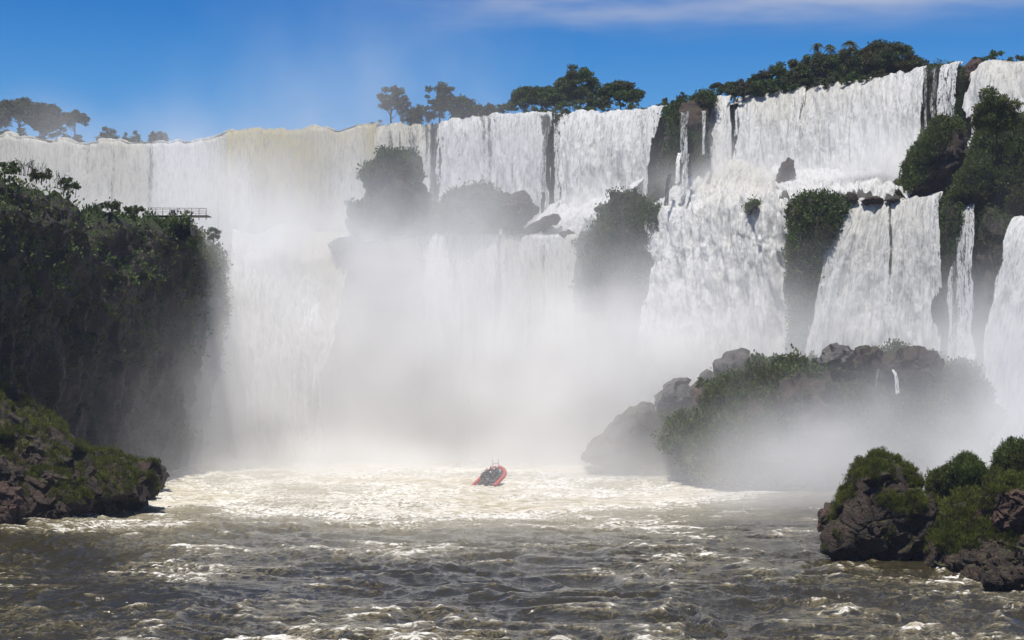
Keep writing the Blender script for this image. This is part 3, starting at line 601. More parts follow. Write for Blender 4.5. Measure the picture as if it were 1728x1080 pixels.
# right outcrops
RT('outcrop', [(1517, 326), (1528, 300), (1526, 275), (1536, 256), (1552, 240), (1572, 215), (1594, 202), (1614, 208), (1632, 228), (1644, 260), (1648, 300), (1640, 326), (1600, 332), (1556, 342), (1530, 336)],
   245, 13, 'overhanging outcrop with a leafy left shoulder and bare dark rock under it', 'cliff', bushy=0.9, seed=75, leaves=6500, leaf_size=0.42, amp=1.2, freq=0.18, res=0.4, centre=(1585, 275), mat=M_ROCK,
   mask=lambda A, B: sstep(0.0, 0.5, B[:, 2]*1.0-B[:, 0]*0.6+0.4*fbm(A*0.15, 3, 4)-0.05)*(B[:, 1] < 0.6), lmat=M_BRUSH)
RT('outcrop', [(1596, 336), (1622, 292), (1640, 250), (1652, 215), (1690, 196), (1760, 190), (1830, 200), (1840, 400), (1770, 398), (1726, 388), (1700, 400), (1676, 396), (1660, 368), (1640, 345), (1616, 352)],
   238, 17, 'big outcrop wrapped in glossy leaves at the right edge, hanging over the lower falls', 'cliff', bushy=1.6, seed=76, leaves=15000, leaf_size=0.42, amp=2.0, freq=0.15, res=0.45, centre=(1715, 300), mat=M_WET, lmat=M_BRUSH,
   mask=lambda A, B: (B[:, 1] < 0.5)*sstep(-0.6, 0.0, fbm(A*0.12, 3, 5)+B[:, 2]*0.5))
RT('outcrop', [(1588, 352), (1600, 334), (1620, 342), (1616, 390), (1608, 440), (1598, 500), (1590, 480), (1586, 400)], 235, 7, 'hanging green strip of moss along the edge of the creamy lower fall', 'cliff', seed=77, leaves=1500, leaf_size=0.35, amp=0.7, freq=0.25, mat=M_WET, leaf_name='foliage', mask=lambda A, B: (B[:, 1] < 0.6)+0.0)
RT('outcrop', [(1655, 372), (1668, 350), (1690, 356), (1712, 372), (1740, 378), (1740, 420), (1700, 440), (1696, 520), (1690, 700), (1650, 700), (1648, 560), (1652, 470)], 232, 9, 'dark dripping recess wall under the leafy outcrop', 'cliff', seed=78, leaves=500, leaf_size=0.35, amp=1.0, freq=0.2, mat=M_WET, leaf_name='foliage', mask=lambda A, B: (B[:, 1] < 0.5)*sstep(33, 40, A[:, 2])+0.0)
RT('boulder', [(1622, 134), (1626, 112), (1636, 103), (1650, 102), (1656, 110), (1650, 128), (1640, 150), (1628, 152)], 264, 5, 'rusty red rock knob on the brink of the upper falls', 'rock', seed=79, amp=0.6, freq=0.35, smooth=False, blocky=0.9, mat=M_RED, res=0.35)
RT('bluff', [(1608, 200), (1609, 150), (1612, 122), (1620, 112), (1630, 118), (1626, 160), (1622, 220), (1612, 240)], 264.5, 5, 'green mossy seam of rock left below the red rock knob', 'cliff', seed=80, amp=0.6, freq=0.3, leaves=900, leaf_size=0.35, leaf_name='foliage', mat=M_WET, mask=lambda A, B: (B[:, 1] < 0.6)+0.0)
RT('bluff', [(1555, 200), (1556, 130), (1562, 112), (1590, 104), (1600, 112), (1596, 150), (1584, 230), (1570, 270)], 269.2, 5, 'mossy rock behind the dark streaky curtain', 'cliff', seed=81, amp=0.6, freq=0.3, leaves=900, leaf_size=0.35, leaf_name='foliage', mat=M_WET, mask=lambda A, B: (B[:, 1] < 0.6)+0.0)
RT('bluff', [(928, 210), (934, 192), (946, 190), (956, 200), (950, 250), (944, 330), (934, 330)], 309.5, 4, 'narrow dark mossy rock rib between two wide curtains', 'cliff', seed=82, amp=0.6, freq=0.3, leaves=500, leaf_size=0.4, leaf_name='foliage', mat=M_WET, mask=lambda A, B: sstep(58, 68, A[:, 2])*(B[:, 1] < 0.6)+0.03)

# ---------------------------------------------------------------- island in front of the lower falls
def IT(o, D, T, label, **k): return rock_thing(k.pop('name', 'boulder'), o, D, T, label, k.pop('cat', 'rock'), **k)
IT([(978, 772), (1000, 748), (1030, 720), (1060, 692), (1085, 680), (1110, 692), (1130, 720), (1140, 760), (1150, 800), (1060, 796)], 280, 26, 'big bare brown rock sloping into the foam at the island tip', seed=90, amp=1.2, freq=0.16, blocky=0.6, mat=M_ROCK, res=0.45, smooth=False)
IT([(1112, 690), (1114, 668), (1120, 650), (1140, 640), (1158, 642), (1168, 660), (1170, 690), (1140, 705)], 274, 9, 'grey wet boulder with white trickles above the island tip', seed=91, amp=0.8, freq=0.3, blocky=0.9, mat=M_PALE, smooth=False)
IT([(1206, 630), (1208, 612), (1222, 608), (1232, 592), (1248, 588), (1262, 595), (1272, 612), (1268, 640), (1230, 650)], 268, 10, 'tall grey rounded boulder on the island ridge, left of the shrubs', seed=92, amp=0.7, freq=0.25, blocky=0.5, mat=M_PALE)
IT([(1180, 650), (1184, 632), (1196, 624), (1206, 632), (1206, 655)], 270, 6, 'faint small boulder left of the tall grey one', seed=93, amp=0.5, freq=0.3, mat=M_PALE, res=0.4)
IT([(1166, 705), (1168, 655), (1185, 640), (1215, 640), (1240, 655), (1236, 700), (1210, 760), (1170, 790), (1140, 780), (1150, 730)], 270, 14, 'pinkish brown rock slab running down through the shrubs', seed=94, amp=1.0, freq=0.2, blocky=0.8, mat=M_RED, smooth=False)
t_, G_, N_ = IT([(1100, 740), (1170, 690), (1215, 640), (1290, 608), (1370, 616), (1440, 600), (1520, 602), (1580, 610), (1625, 622), (1652, 660), (1662, 740), (1640, 825), (1500, 830), (1300, 815), (1150, 805)], 256, 44, 'long island slope overgrown with pale green shrubs', name='island', cat='island',
   bushy=2.6, bfreq=0.17, seed=95, leaves=19000, leaf_size=0.5, amp=2.4, freq=0.15, blocky=0.55, mat=M_ROCK, res=0.6, centre=(1400, 720), slope=0.9, xs=-0.12, lmat=M_BRUSH, mask=grn_mask(95, -0.05, 0.3, 0.11), leaf_name='foliage', k=6, lift=0.8)
for i, (o, lab) in enumerate([([(1385, 612), (1395, 594), (1412, 585), (1430, 588), (1438, 600), (1430, 618)], 'flat grey boulder on the island ridge below the creamy fall'),
             ([(1440, 618), (1444, 596), (1458, 586), (1474, 590), (1482, 604), (1474, 622)], 'cracked brown boulder on the island ridge, second from the flat grey one'),
             ([(1478, 640), (1474, 612), (1490, 600), (1510, 608), (1514, 636), (1500, 650)], 'dark wedge of rock with white water running past it'),
             ([(1508, 650), (1510, 610), (1526, 596), (1550, 590), (1575, 592), (1584, 608), (1578, 640), (1545, 660)], 'broad dark boulder group at the right of the island ridge')]):
    IT(o, 250-i*2, 9, lab, seed=96+i, amp=0.9, freq=0.3, blocky=0.9, mat=M_ROCK if i else M_PALE, smooth=False, res=0.4)
curtain([(1482, 620, 243), (1485, 620, 243)], [(1477, 648, 240), (1482, 648, 240)], 'white trickle between the cracked boulder and the dark wedge on the island', res=0.15, back=1.5, seed=101, thin0=0.6, strand=0.3, billow=0.4)
curtain([(1504, 626, 241), (1508, 626, 241)], [(1510, 648, 239), (1518, 650, 239)], 'second white trickle right of the dark wedge on the island', res=0.15, back=1.5, seed=102, thin0=0.6, strand=0.3, billow=0.4)

# ---------------------------------------------------------------- near rocks, right
GM = lambda s, lo=-0.1, up=0.9, fr=0.3: (lambda A, B: sstep(lo, lo+0.3, fbm(A*fr, 3, s)*0.8+B[:, 2]*up-0.25)*sstep(-0.12, 0.12, fbm(A*0.6, 3, s+4)+0.03)*(B[:, 1] < 0.7)*(A[:, 2] > 1.2))
def NR(o, D, T, label, **k):
    k = {'grass': True, 'leaf_name': 'grass', 'lmat': M_GRASS, 'leaf_size': 0.25, 'res': 0.16, 'k': 15, 'lift': 0.12, **k}
    return rock_thing(k.pop('name', 'boulder'), o, D, T, label, k.pop('cat', 'rock'), **k)
NR([(1388, 930), (1386, 905), (1398, 880), (1415, 850), (1432, 830), (1440, 805), (1452, 785), (1462, 772), (1480, 768), (1500, 776), (1520, 784), (1538, 800), (1552, 826), (1572, 840), (1590, 862), (1602, 890), (1612, 925), (1606, 962), (1520, 962), (1430, 952)],
   153, 10, 'big dark wedge shaped rock with yellow green moss on its crest', seed=110, leaves=4500, amp=0.75, freq=0.30, blocky=0.9, power=2.2, centre=(1490, 870), lift=0.05, inset=0.2, leaf_size=0.20, mask=lambda A, B: sstep(0.0, 0.35, fbm(A*0.7, 4, 5)*2.2+(A[:, 2]-6.8)*0.13+B[:, 2]*0.35-0.15)*(B[:, 1] < 0.7), mat=M_ROCK, smooth=False)
NR([(1383, 895), (1384, 868), (1392, 856), (1406, 853), (1412, 862), (1408, 895)], 158, 3, 'small pinkish rock behind the left side of the dark wedge rock', seed=111, amp=0.4, freq=0.6, blocky=0.9, mat=M_RED, smooth=False)
NR([(1560, 960), (1550, 905), (1570, 875), (1600, 850), (1640, 830), (1700, 815), (1790, 800), (1800, 975), (1700, 985), (1620, 975)], 150, 14, 'low grassy bank rising behind the dark wet boulders', name='bank', cat='riverbank', seed=112, leaves=7500, amp=0.9, freq=0.35, blocky=0.5, centre=(1680, 900), slope=0.8, mask=GM(112, 0.0, 0.9, 0.6), mat=M_ROCK, smooth=False)
BM = lambda A, B: (B[:, 1] < 0.6)+0.0
NR([(1576, 830), (1576, 805), (1590, 790), (1612, 784), (1630, 772), (1648, 774), (1664, 790), (1676, 806), (1674, 835), (1640, 858), (1600, 862)], 162, 7, 'rounded dark green bush mound behind the dark wedge rock', name='shrub', cat='shrub', rockpart='mound', seed=113, leaves=4500, bushy=0.8, bfreq=0.5, amp=0.8, freq=0.4, blocky=0.0, mask=BM, lmat=M_BRUSH, leaf_name='foliage', leaf_size=0.30, mat=M_SOIL)
NR([(1676, 812), (1682, 795), (1690, 790), (1686, 765), (1700, 750), (1724, 745), (1760, 752), (1790, 790), (1790, 840), (1700, 840)], 158, 8, 'tallest rounded green bush mound, at the right frame edge', name='shrub', cat='shrub', rockpart='mound', seed=114, leaves=4500, bushy=0.8, bfreq=0.5, amp=0.7, freq=0.4, blocky=0.0, mask=BM, lmat=M_BRUSH, leaf_name='foliage', leaf_size=0.30, mat=M_SOIL)
NR([(1640, 900), (1645, 850), (1670, 815), (1700, 808), (1740, 806), (1790, 820), (1790, 900), (1720, 910), (1680, 905)], 147, 7, 'brown sunlit rock face with grass tufts below the tallest bush', seed=115, leaves=1800, amp=0.7, freq=0.5, blocky=0.9, mask=GM(115, 0.1), mat=M_RED, smooth=False)
for i, (o, D, lab) in enumerate([([(1612, 950), (1616, 938), (1640, 930), (1655, 938), (1656, 960), (1635, 968)], 141, 'slanting wet slab at the water edge beside the white splash'),
             ([(1655, 948), (1670, 935), (1700, 930), (1725, 940), (1728, 965), (1690, 975), (1662, 970)], 138, 'middle wet boulder of the dark heap at the right edge'),
             ([(1664, 990), (1662, 972), (1680, 958), (1708, 955), (1735, 965), (1740, 995), (1700, 996)], 133, 'lowest black boulder at the right edge, in the water'),
             ([(1625, 978), (1628, 968), (1645, 962), (1662, 970), (1662, 984), (1640, 986)], 137, 'small half sunk boulder left of the lowest black one'),
             ([(1715, 950), (1722, 915), (1745, 905), (1780, 920), (1780, 990), (1730, 990)], 136, 'black rock leaning out of frame above the lowest boulder'),
             ([(1590, 925), (1600, 905), (1620, 900), (1645, 908), (1650, 930), (1625, 945), (1600, 945)], 146, 'dark slab between the wedge rock and the grassy bank')]):
    NR(o, D, 4, lab, seed=120+i, amp=0.55, freq=0.6, blocky=0.95, mat=M_ROCK, smooth=False, group='dark wet boulders at the right bank')

# ---------------------------------------------------------------- near rocks, left
NR([(-120, 880), (-120, 640), (-20, 640), (8, 648), (40, 664), (62, 690), (90, 712), (120, 742), (150, 758), (200, 768), (236, 778), (262, 792), (262, 830), (200, 850), (120, 870), (20, 890)], 200, 18, 'mossy rubble slope at the foot of the dark cliff', name='bank', cat='riverbank',
   seed=130, leaves=6500, amp=1.9, freq=0.2, blocky=0.6, centre=(70, 790), slope=1.0, xs=0.25, mask=GM(130, 0.02, 0.9, 0.35), mat=M_ROCK, smooth=False, res=0.25, leaf_size=0.28)
for i, (o, D, mt, lab) in enumerate([
    ([(222, 812), (224, 784), (250, 782), (278, 790), (282, 800), (278, 822), (250, 824)], 236, 0, 'flat topped block at the tip of the left bank'),
    ([(186, 860), (184, 840), (205, 832), (232, 834), (244, 850), (243, 862), (215, 865)], 206, 0, 'black cube like boulder at the water line near the bank tip'),
    ([(108, 868), (104, 838), (120, 822), (150, 822), (178, 838), (186, 860), (160, 872), (130, 880)], 199, 1, 'large reddish sloping boulder at the water line'),
    ([(55, 886), (58, 845), (75, 832), (100, 836), (118, 860), (126, 884), (90, 892)], 192, 0, 'dark glistening boulder left of the reddish one'),
    ([(30, 800), (42, 765), (58, 748), (72, 760), (90, 790), (100, 820), (70, 835), (40, 825)], 195, 0, 'pointed dark boulder standing in the middle of the mossy slope'),
    ([(84, 800), (90, 765), (104, 754), (116, 768), (120, 800), (100, 806)], 204, 1, 'upright reddish boulder in the moss right of the pointed one'),
    ([(-30, 890), (-30, 830), (0, 818), (36, 822), (40, 860), (30, 892)], 184, 1, 'reddish wet boulder at the left edge waterline'),
    ([(-30, 810), (-20, 770), (10, 776), (30, 795), (34, 818), (0, 822)], 190, 0, 'grey flat boulder at the left edge above the reddish one'),
    ([(240, 838), (242, 818), (262, 816), (268, 830), (262, 842)], 222, 0, 'small boulder tucked below the flat topped block'),
    ([(120, 815), (124, 795), (150, 800), (162, 815), (150, 826)], 204, 0, 'small dark boulder in the grass above the large reddish one'),
    ([(-20, 745), (0, 730), (18, 742), (24, 772), (0, 780)], 198, 0, 'black boulder at the left edge on the mossy slope'),
    ([(10, 720), (20, 705), (40, 706), (52, 722), (40, 735), (16, 734)], 206, 0, 'half buried boulder near the top of the mossy slope')]):
    NR(o, D, 5, lab, seed=140+i, amp=0.6, freq=0.5, blocky=0.95, mat=(M_ROCK, M_RED)[mt], smooth=False, group='boulders of the left bank', res=0.2)
# ---------------------------------------------------------------- river
def river():
    ys = np.r_[np.linspace(1135, 860, 330), np.linspace(859, 735, 190)]; xs = np.linspace(-420, 2150, 1300)
    X, Yp = np.meshgrid(xs, ys); D0 = (lambda yy: (-CAM_H*(CA-SA*yy)/(SA+CA*yy)))((H0/2-Yp)/F0)
    G = P(X, Yp, D0); G[..., 2] = 0
    p = G.copy(); p[..., 2] = 0
    warp = np.stack([noise(p*0.12, 1), noise(p*0.12, 2), p[..., 2]], -1)*2.5; q = p+warp
    sc_ = np.array([0.85, 1.0, 1])
    big = ridge(q*0.12*sc_, 2, 5); mid = ridge(q*0.27*sc_+3, 2, 6); sm = ridge(q*0.75*sc_+9, 2, 7); ch = fbm(q*2.4, 3, 8)
    rough = 0.7+0.5*fbm(p*0.03, 2, 11)
    h = rough*(0.40*big+0.62*mid+0.24*sm+0.05*ch)
    D = G[..., 1]; px = X
    # foam belt at the foot of the falls, thinning towards the camera and to the right
    edge = 192+18*fbm(p*np.array([0.035, 0.02, 1]), 3, 21)+sstep(900, 1450, px)*42+sstep(300, 0, px)*25
    far = sstep(-42, 40, D-edge); h = h*(1-0.45*far)
    crest = sstep(0.35, 0.95, 0.45*mid+0.40*sm+0.25*big)
    patch = fbm(p*0.07, 3, 31)
    foam = 0.01+0.42*crest*(1-0.4*far)+0.34*patch+0.42*far
    for (fx, fy, rx, ry, s) in ((1592, 958, 22, 9, .8), (1625, 972, 20, 7, .7), (1600, 985, 40, 6, .45), (1420, 1030, 55, 7, .5), (1540, 1062, 30, 7, .6), (1300, 1050, 60, 8, .25), (300, 815, 45, 10, .4), (250, 850, 30, 8, .4),
                                (830, 822, 60, 10, .35), (120, 893, 80, 7, .35), (1150, 945, 60, 10, .25), (1330, 905, 40, 8, .25), (520, 1060, 80, 10, .2), (860, 965, 50, 6, .25), (1185, 905, 50, 8, .3)):
        g = np.exp(-((px-fx)/rx)**2-((Yp-fy)/ry)**2)*(0.6+0.8*noise(p*1.2, 77)); foam = foam+s*g; h = h+0.5*s*g*(fy > 940)*(fx > 1380)
    G[..., 2] = h-0.25+0.25*far*fbm(p*0.3, 3, 41)
    # sideways chop sharpens the crests
    G[..., 0] += 0.25*noise(q*0.5, 51); G[..., 1] += 0.25*noise(q*0.5, 52)
    o = mesh_obj('water', G.reshape(-1, 3), grid_faces(len(ys), len(xs)), M_RIVER, attrs={'foam': foam.ravel(), 'aer': (far*0.9).ravel()}); tag(o, kind='structure')
    # the rest of the river round and behind the view
    V = [(-400, -300, -0.5), (400, -300, -0.5), (400, 94, -0.5), (-400, 94, -0.5), (-400, 470, -0.9), (400, 470, -0.9)]
    o = mesh_obj('water', V, [[0, 1, 2, 3], [3, 2, 5, 4]], M_RIVER, attrs={'foam': [0.1]*4+[0.5]*2}); tag(o, kind='structure')
river()

# ---------------------------------------------------------------- trees
def tube(pts, rads, ns=6):
    pts = np.asarray(pts, float); n = len(pts); d = np.gradient(pts, axis=0); d /= np.linalg.norm(d, axis=1, keepdims=True)+1e-9
    ref = np.where(np.abs(d[:, 2:3]) > 0.9, np.array([[1., 0, 0]]), np.array([[0, 0, 1.]])); u = np.cross(d, ref); u /= np.linalg.norm(u, axis=1, keepdims=True); v = np.cross(d, u)
    a = np.linspace(0, 2*math.pi, ns, endpoint=False); r = np.asarray(rads, float)[:, None, None]
    V = pts[:, None]+r*(np.cos(a)[None, :, None]*u[:, None]+np.sin(a)[None, :, None]*v[:, None])
    return V.reshape(-1, 3), grid_faces(n, ns, True)
def join(parts):
    Vs, Fs, o = [], [], 0
    for V, F in parts: Vs.append(V); Fs.append(np.asarray(F)+o); o += len(V)
    return np.vstack(Vs), np.vstack(Fs)
def tree(px, y0, y1, wpx, D, label, style='round', group=None, seed=0, mat=None, leaf=0.38, dens=1.0, name='tree', cat='tree', cb=0.35):
    """one tree: foot at pixel (px,y0), top at y1, crown wpx wide; cb = bare fraction of the stem"""
    rng = np.random.default_rng(seed+1000); D = D*K; s = D/F0
    base = P(px, y0, D); H = (y0-y1)*s; W = wpx*s; zc = H*cb
    W *= 1.12; nC = int({'round': 46, 'spread': 46, 'sparse': 34, 'shrub': 28}[style]*max(0.6, min(2.6, W*H/60)))
    cl = []
    while len(cl) < nC:
        q = rng.uniform(-1, 1, 3)
        if style == 'shrub':
            rr = q[0]**2+q[1]**2
            if rr > 1: continue
            cl.append((q[0]*W*0.42, q[1]*W*0.36, H*rng.uniform(-0.1, 0.92)*(1-rr)**0.5, max(0.3, rng.uniform(0.10, 0.2)*min(W, H)))); continue
        if style == 'spread':
            if abs(q[0]) > 1 or q[0]**2+q[1]**2 > 1: continue
            z = zc+(H-zc)*(0.25+0.70*(1-q[0]**2-q[1]**2)**0.5*rng.uniform(0.45, 1.0)); r = rng.uniform(0.06, 0.15)*W*0.75
        else:
            if (q**2).sum() > 1 or (q**2).sum() < 0.12: continue
            z = zc+(H-zc)*(0.5+0.5*q[2]*rng.uniform(0.8, 1.12)); r = rng.uniform(0.07, 0.18)*min(W, H)*(0.75 if style == 'sparse' else 1)
        cl.append((q[0]*W*0.45, q[1]*W*0.36, z, max(0.45, r)))
    t = empty(name, base)
    tr = []; lean = rng.uniform(-0.06, 0.06, 2)*H; top = np.array([lean[0], lean[1], H*0.62])
    r0 = max(0.10, H*0.028)
    n = 7; trunk = np.array([top*f+np.array([math.sin(f*5+seed)*0.03*H*f, 0, 0]) for f in np.linspace(0, 1, n)]); trunk[0, 2] = -1.0
    tr.append(tube(trunk, np.linspace(r0, r0*0.35, n)))
    for c in cl[:10 if style != 'shrub' else 5]:
        f = rng.uniform(0.35, 0.95); k = trunk[int(f*(n-1))]; e = np.array(c[:3]); m = (k+e)/2+np.array([0, 0, -0.06*H])
        tr.append(tube([k, m, e], [r0*0.42, r0*0.25, r0*0.1], 4))
    V, F = join(tr); mesh_obj('trunk', V, F, M_BARK, t)
    C = []
    for (x, y, z, r) in cl:
        m = int(dens*55*(r/0.42*0.42/leaf)**1.5)+12; g = rng.normal(size=(m, 3)); g /= np.linalg.norm(g, axis=1, keepdims=True); g *= rng.uniform(0.35, 1.35, m)[:, None]**0.7
        g[:, 2] *= 0.55 if style != 'round' else 0.7
        C.append(np.array([x, y, z])+g*r)
    C = np.vstack(C); V, F = leaf_quads(C, leaf, rng, 0.6)
    mesh_obj('crown', V, F, mat or M_LEAF, t, False, {'rnd': np.repeat(rng.uniform(0, 1, len(C)), 4)})
    tag(t, label, cat, group); return t
def palm(px, y0, y1, wpx, D, label, seed, group):
    rng = np.random.default_rng(seed); D = D*K; s = D/F0; base = P(px, y0, D); H = (y0-y1)*s; R0 = wpx*s/2
    t = empty('palm_tree', base)
    V, F = tube([(0, 0, -2), (0.1, 0, H*0.4), (0.15, 0, H*0.82)], [0.2, 0.16, 0.14]); mesh_obj('trunk', V, F, M_BARK, t)
    parts = []
    for k in range(22):
        a = rng.uniform(0, 2*math.pi); el = rng.uniform(-0.2, 1.3); L = R0*rng.uniform(0.9, 1.25); pts = []
        for f in np.linspace(0, 1, 9): pts.append((math.cos(a)*math.cos(el)*L*f+0.15, math.sin(a)*math.cos(el)*L*f, H*0.82+math.sin(el)*L*f-0.75*L*f*f))
        pts = np.array(pts); d = np.gradient(pts, axis=0); d /= np.linalg.norm(d, axis=1, keepdims=True)
        sd = np.cross(d, [0, 0, 1.0]); sd /= np.linalg.norm(sd, axis=1, keepdims=True)+1e-9
        for f in range(1, 9):
            for sg in (-1, 1):
                for hh in (0.0, 0.5):
                    b = pts[f]-d[f]*L*0.1*hh; ll = 0.28*L*(1-0.4*f/9); tip = b+sd[f]*sg*ll*0.8+d[f]*ll*0.5+np.array([0, 0, -0.35*ll])
                    parts.append((np.array([b-d[f]*0.07, b+d[f]*0.07, tip+d[f]*0.03, tip-d[f]*0.03]), np.array([[0, 1, 2, 3]])))
    V, F = join(parts); mesh_obj('crown', V, F, M_PALM, t, False, {'rnd': rng.uniform(0, 1, len(V))})
    tag(t, label, 'palm', group)

# far left grove
gl = 'trees on the far left rim'
for i, (px, y0, y1, w, D, st, lab) in enumerate([
    (-25, 240, 170, 80, 352, 'spread', 'broad dark tree cut by the left frame edge, on the far rim'),
    (32, 236, 163, 75, 350, 'spread', 'tallest dark tree of the far left grove'),
    (75, 234, 176, 52, 348, 'round', 'round crowned tree at the right of the dense far left grove'),
    (126, 232, 183, 46, 345, 'spread', 'lone open crowned tree right of the far left grove'),
    (10, 238, 205, 70, 346, 'shrub', 'low hazy brush under the far left grove'),
    (95, 238, 212, 90, 346, 'shrub', 'low brush below the lone tree on the far left rim'),
    (180, 240, 212, 38, 343, 'shrub', 'spiky bush on the rim, first right of the lone tree'),
    (224, 239, 219, 40, 341, 'shrub', 'rounded low bush on the rim right of the spiky bush'),
    (258, 237, 222, 14, 340, 'shrub', 'tiny faint sprig on the far rim'),
    (273, 236, 220, 17, 340, 'shrub', 'small bush on the far rim, last before the bare lip')]):
    tree(px, y0, y1, w, D, lab, st, gl, seed=200+i, cb=0.05 if st == 'shrub' else 0.22, leaf=0.55, mat=M_LEAFD, name='bush' if st == 'shrub' else 'tree', cat='bush' if st == 'shrub' else 'tree', dens=0.9)
# mid misty trees
gm = 'misty trees above the middle of the falls'
for i, (px, y0, y1, w, D, st, cb, lab) in enumerate([
    (661, 218, 140, 48, 330, 'sparse', 0.35, 'ragged tall tree on a bare trunk fading in the mist'),
    (680, 216, 158, 28, 330, 'sparse', 0.3, 'pale half hidden tree right behind the ragged tall one'),
    (708, 216, 177, 50, 329, 'round', 0.1, 'low rounded misty tree between the two tall ones'),
    (741, 214, 141, 52, 328, 'sparse', 0.3, 'tall open limbed tree in the mist with sky through its crown'),
    (776, 210, 160, 44, 326, 'round', 0.1, 'dense dark misty tree right of the open limbed one'),
    (803, 205, 174, 30, 325, 'round', 0.1, 'small feathery misty tree right of the dense one'),
    (826, 202, 177, 26, 322, 'round', 0.15, 'small tree with a cupped top near the lip'),
    (640, 217, 200, 46, 330, 'shrub', 0.0, 'low scrub along the misty lip left of the tall trees'),
    (690, 218, 196, 60, 329, 'shrub', 0.0, 'low scrub below the misty tall trees')]):
    tree(px, y0, y1, w, D, lab, st, gm, seed=230+i, cb=cb, leaf=0.5, mat=M_LEAFD, name='bush' if st == 'shrub' else 'tree', cat='bush' if st == 'shrub' else 'tree', dens=0.8)
# grove above the middle curtain
gg = 'trees of the grove above the middle curtain'
for i, (px, y0, y1, w, D, st, cb, lab) in enumerate([
    (858, 200, 172, 44, 320, 'spread', 0.1, 'low wide tree at the left end of the grove'),
    (900, 198, 144, 74, 318, 'spread', 0.1, 'layered flat topped tree in the left of the grove'),
    (938, 196, 138, 62, 318, 'spread', 0.1, 'wide dark tree between the flat topped and the tallest tree'),
    (978, 196, 112, 66, 318, 'sparse', 0.3, 'tallest tree of the grove with pale branching trunk'),
    (1004, 194, 150, 44, 316, 'round', 0.05, 'dark filler tree at the foot of the tallest one'),
    (1048, 192, 137, 76, 313, 'spread', 0.2, 'spreading tree with sky gaps at the right of the grove'),
    (962, 196, 160, 80, 314, 'shrub', 0.0, 'olive undergrowth below the tallest tree'),
    (900, 198, 172, 70, 314, 'shrub', 0.0, 'dark undergrowth below the layered tree'),
    (1028, 192, 168, 70, 310, 'shrub', 0.0, 'undergrowth below the spreading tree'),
    (1078, 188, 166, 50, 308, 'shrub', 0.0, 'brown green brush right of the grove'),
    (1108, 186, 170, 50, 304, 'shrub', 0.0, 'brush over the brown rocks right of the grove'),
    (1135, 182, 160, 46, 302, 'shrub', 0.0, 'reddish brush left above the green rock spur'),
    (1165, 176, 152, 52, 300, 'shrub', 0.0, 'green brush crowning the rock spur'),
    (1196, 172, 152, 50, 298, 'shrub', 0.0, 'brush at the right shoulder of the rock spur')]):
    tree(px, y0, y1, w, D, lab, st, gg, seed=260+i, cb=cb, leaf=0.40, name='bush' if st == 'shrub' else 'tree', cat='bush' if st == 'shrub' else 'tree', dens=1.1, mat=M_LEAF if st != 'shrub' else M_BRUSH if i % 2 else M_LEAF)
tree(1210, 164, 140, 20, 297, 'little umbrella shaped tree alone on a thin stem against the sky', 'spread', gg, seed=290, cb=0.5, leaf=0.35)
tree(1234, 162, 137, 24, 296, 'small leafy tree at the left foot of the wooded hill', 'spread', None, seed=291, cb=0.35, leaf=0.35)
# wooded hill on the right
gh = 'trees of the wooded hill'
rng = np.random.default_rng(77)
HT = [(1238, 160, 146), (1262, 158, 134), (1285, 156, 124), (1305, 154, 114), (1328, 152, 106), (1350, 148, 104), (1372, 146, 90), (1394, 144, 89), (1416, 144, 88), (1440, 142, 88), (1462, 138, 84), (1490, 134, 70), (1512, 130, 78), (1532, 126, 96), (1548, 120, 104)]
words_h = ['small outer', 'low sloping', 'rounded olive', 'low domed', 'broad domed', 'tight domed', 'crest', 'densely leaved crest', 'middle crest', 'shaded crest', 'leaning', 'tallest ragged', 'tall ragged', 'lower ragged', 'last small']
for i, ((px, y0, y1), wd) in enumerate(zip(HT, words_h)):
    tree(px, y0, y1-2, 54 if i not in (11, 12) else 66, 293-i*1.5, wd+' tree on the skyline of the wooded hill, '+('between hill foot and palms' if i < 6 else 'by the palms' if i < 10 else 'right of the palms'), 'round', gh, seed=300+i, cb=0.0 if i < 10 else 0.12, leaf=0.40, mat=(M_LEAF, M_LEAFD)[i % 2], dens=1.2)
front = [(1255, 160, 142), (1282, 158, 138), (1312, 154, 132), (1342, 150, 124), (1370, 148, 118), (1398, 146, 114), (1426, 144, 112), (1452, 140, 106), (1478, 136, 102), (1506, 130, 104), (1530, 124, 104), (1352, 152, 136), (1400, 148, 130), (1440, 144, 126), (1300, 158, 144), (1480, 137, 120)]
words_f = ['leftmost olive', 'second olive', 'grey green', 'dusty brown', 'darkest', 'brownish', 'mossy', 'wide', 'rust tinged', 'deep green', 'rightmost', 'squat', 'low round', 'low glossy', 'trailing', 'drooping']
for i, ((px, y0, y1), wd) in enumerate(zip(front, words_f)):
    tree(px, y0+2, y1-2, 56, 287-i*0.9 if i < 11 else 286.5-(px-1300)*0.07, wd+' bush on the front slope of the wooded hill above the white curtain', 'round', 'bushes on the front slope of the wooded hill', seed=330+i, cb=-0.1, leaf=0.38, mat=(M_LEAFD, M_LEAF, M_LEAF)[i % 3], dens=1.2, name='bush', cat='bush')
palm(1378, 104, 70, 24, 289, 'leftmost palm rising above the wooded hill', 1, 'palms on the wooded hill')
palm(1400, 104, 74, 26, 289, 'middle low palm on the wooded hill', 2, 'palms on the wooded hill')
palm(1433, 104, 66, 32, 288, 'tallest bushy palm on the wooded hill, right of the other two', 3, 'palms on the wooded hill')
palm(1536, 112, 98, 12, 280, 'tiny palm right of the tallest ragged tree', 4, 'palms on the wooded hill')
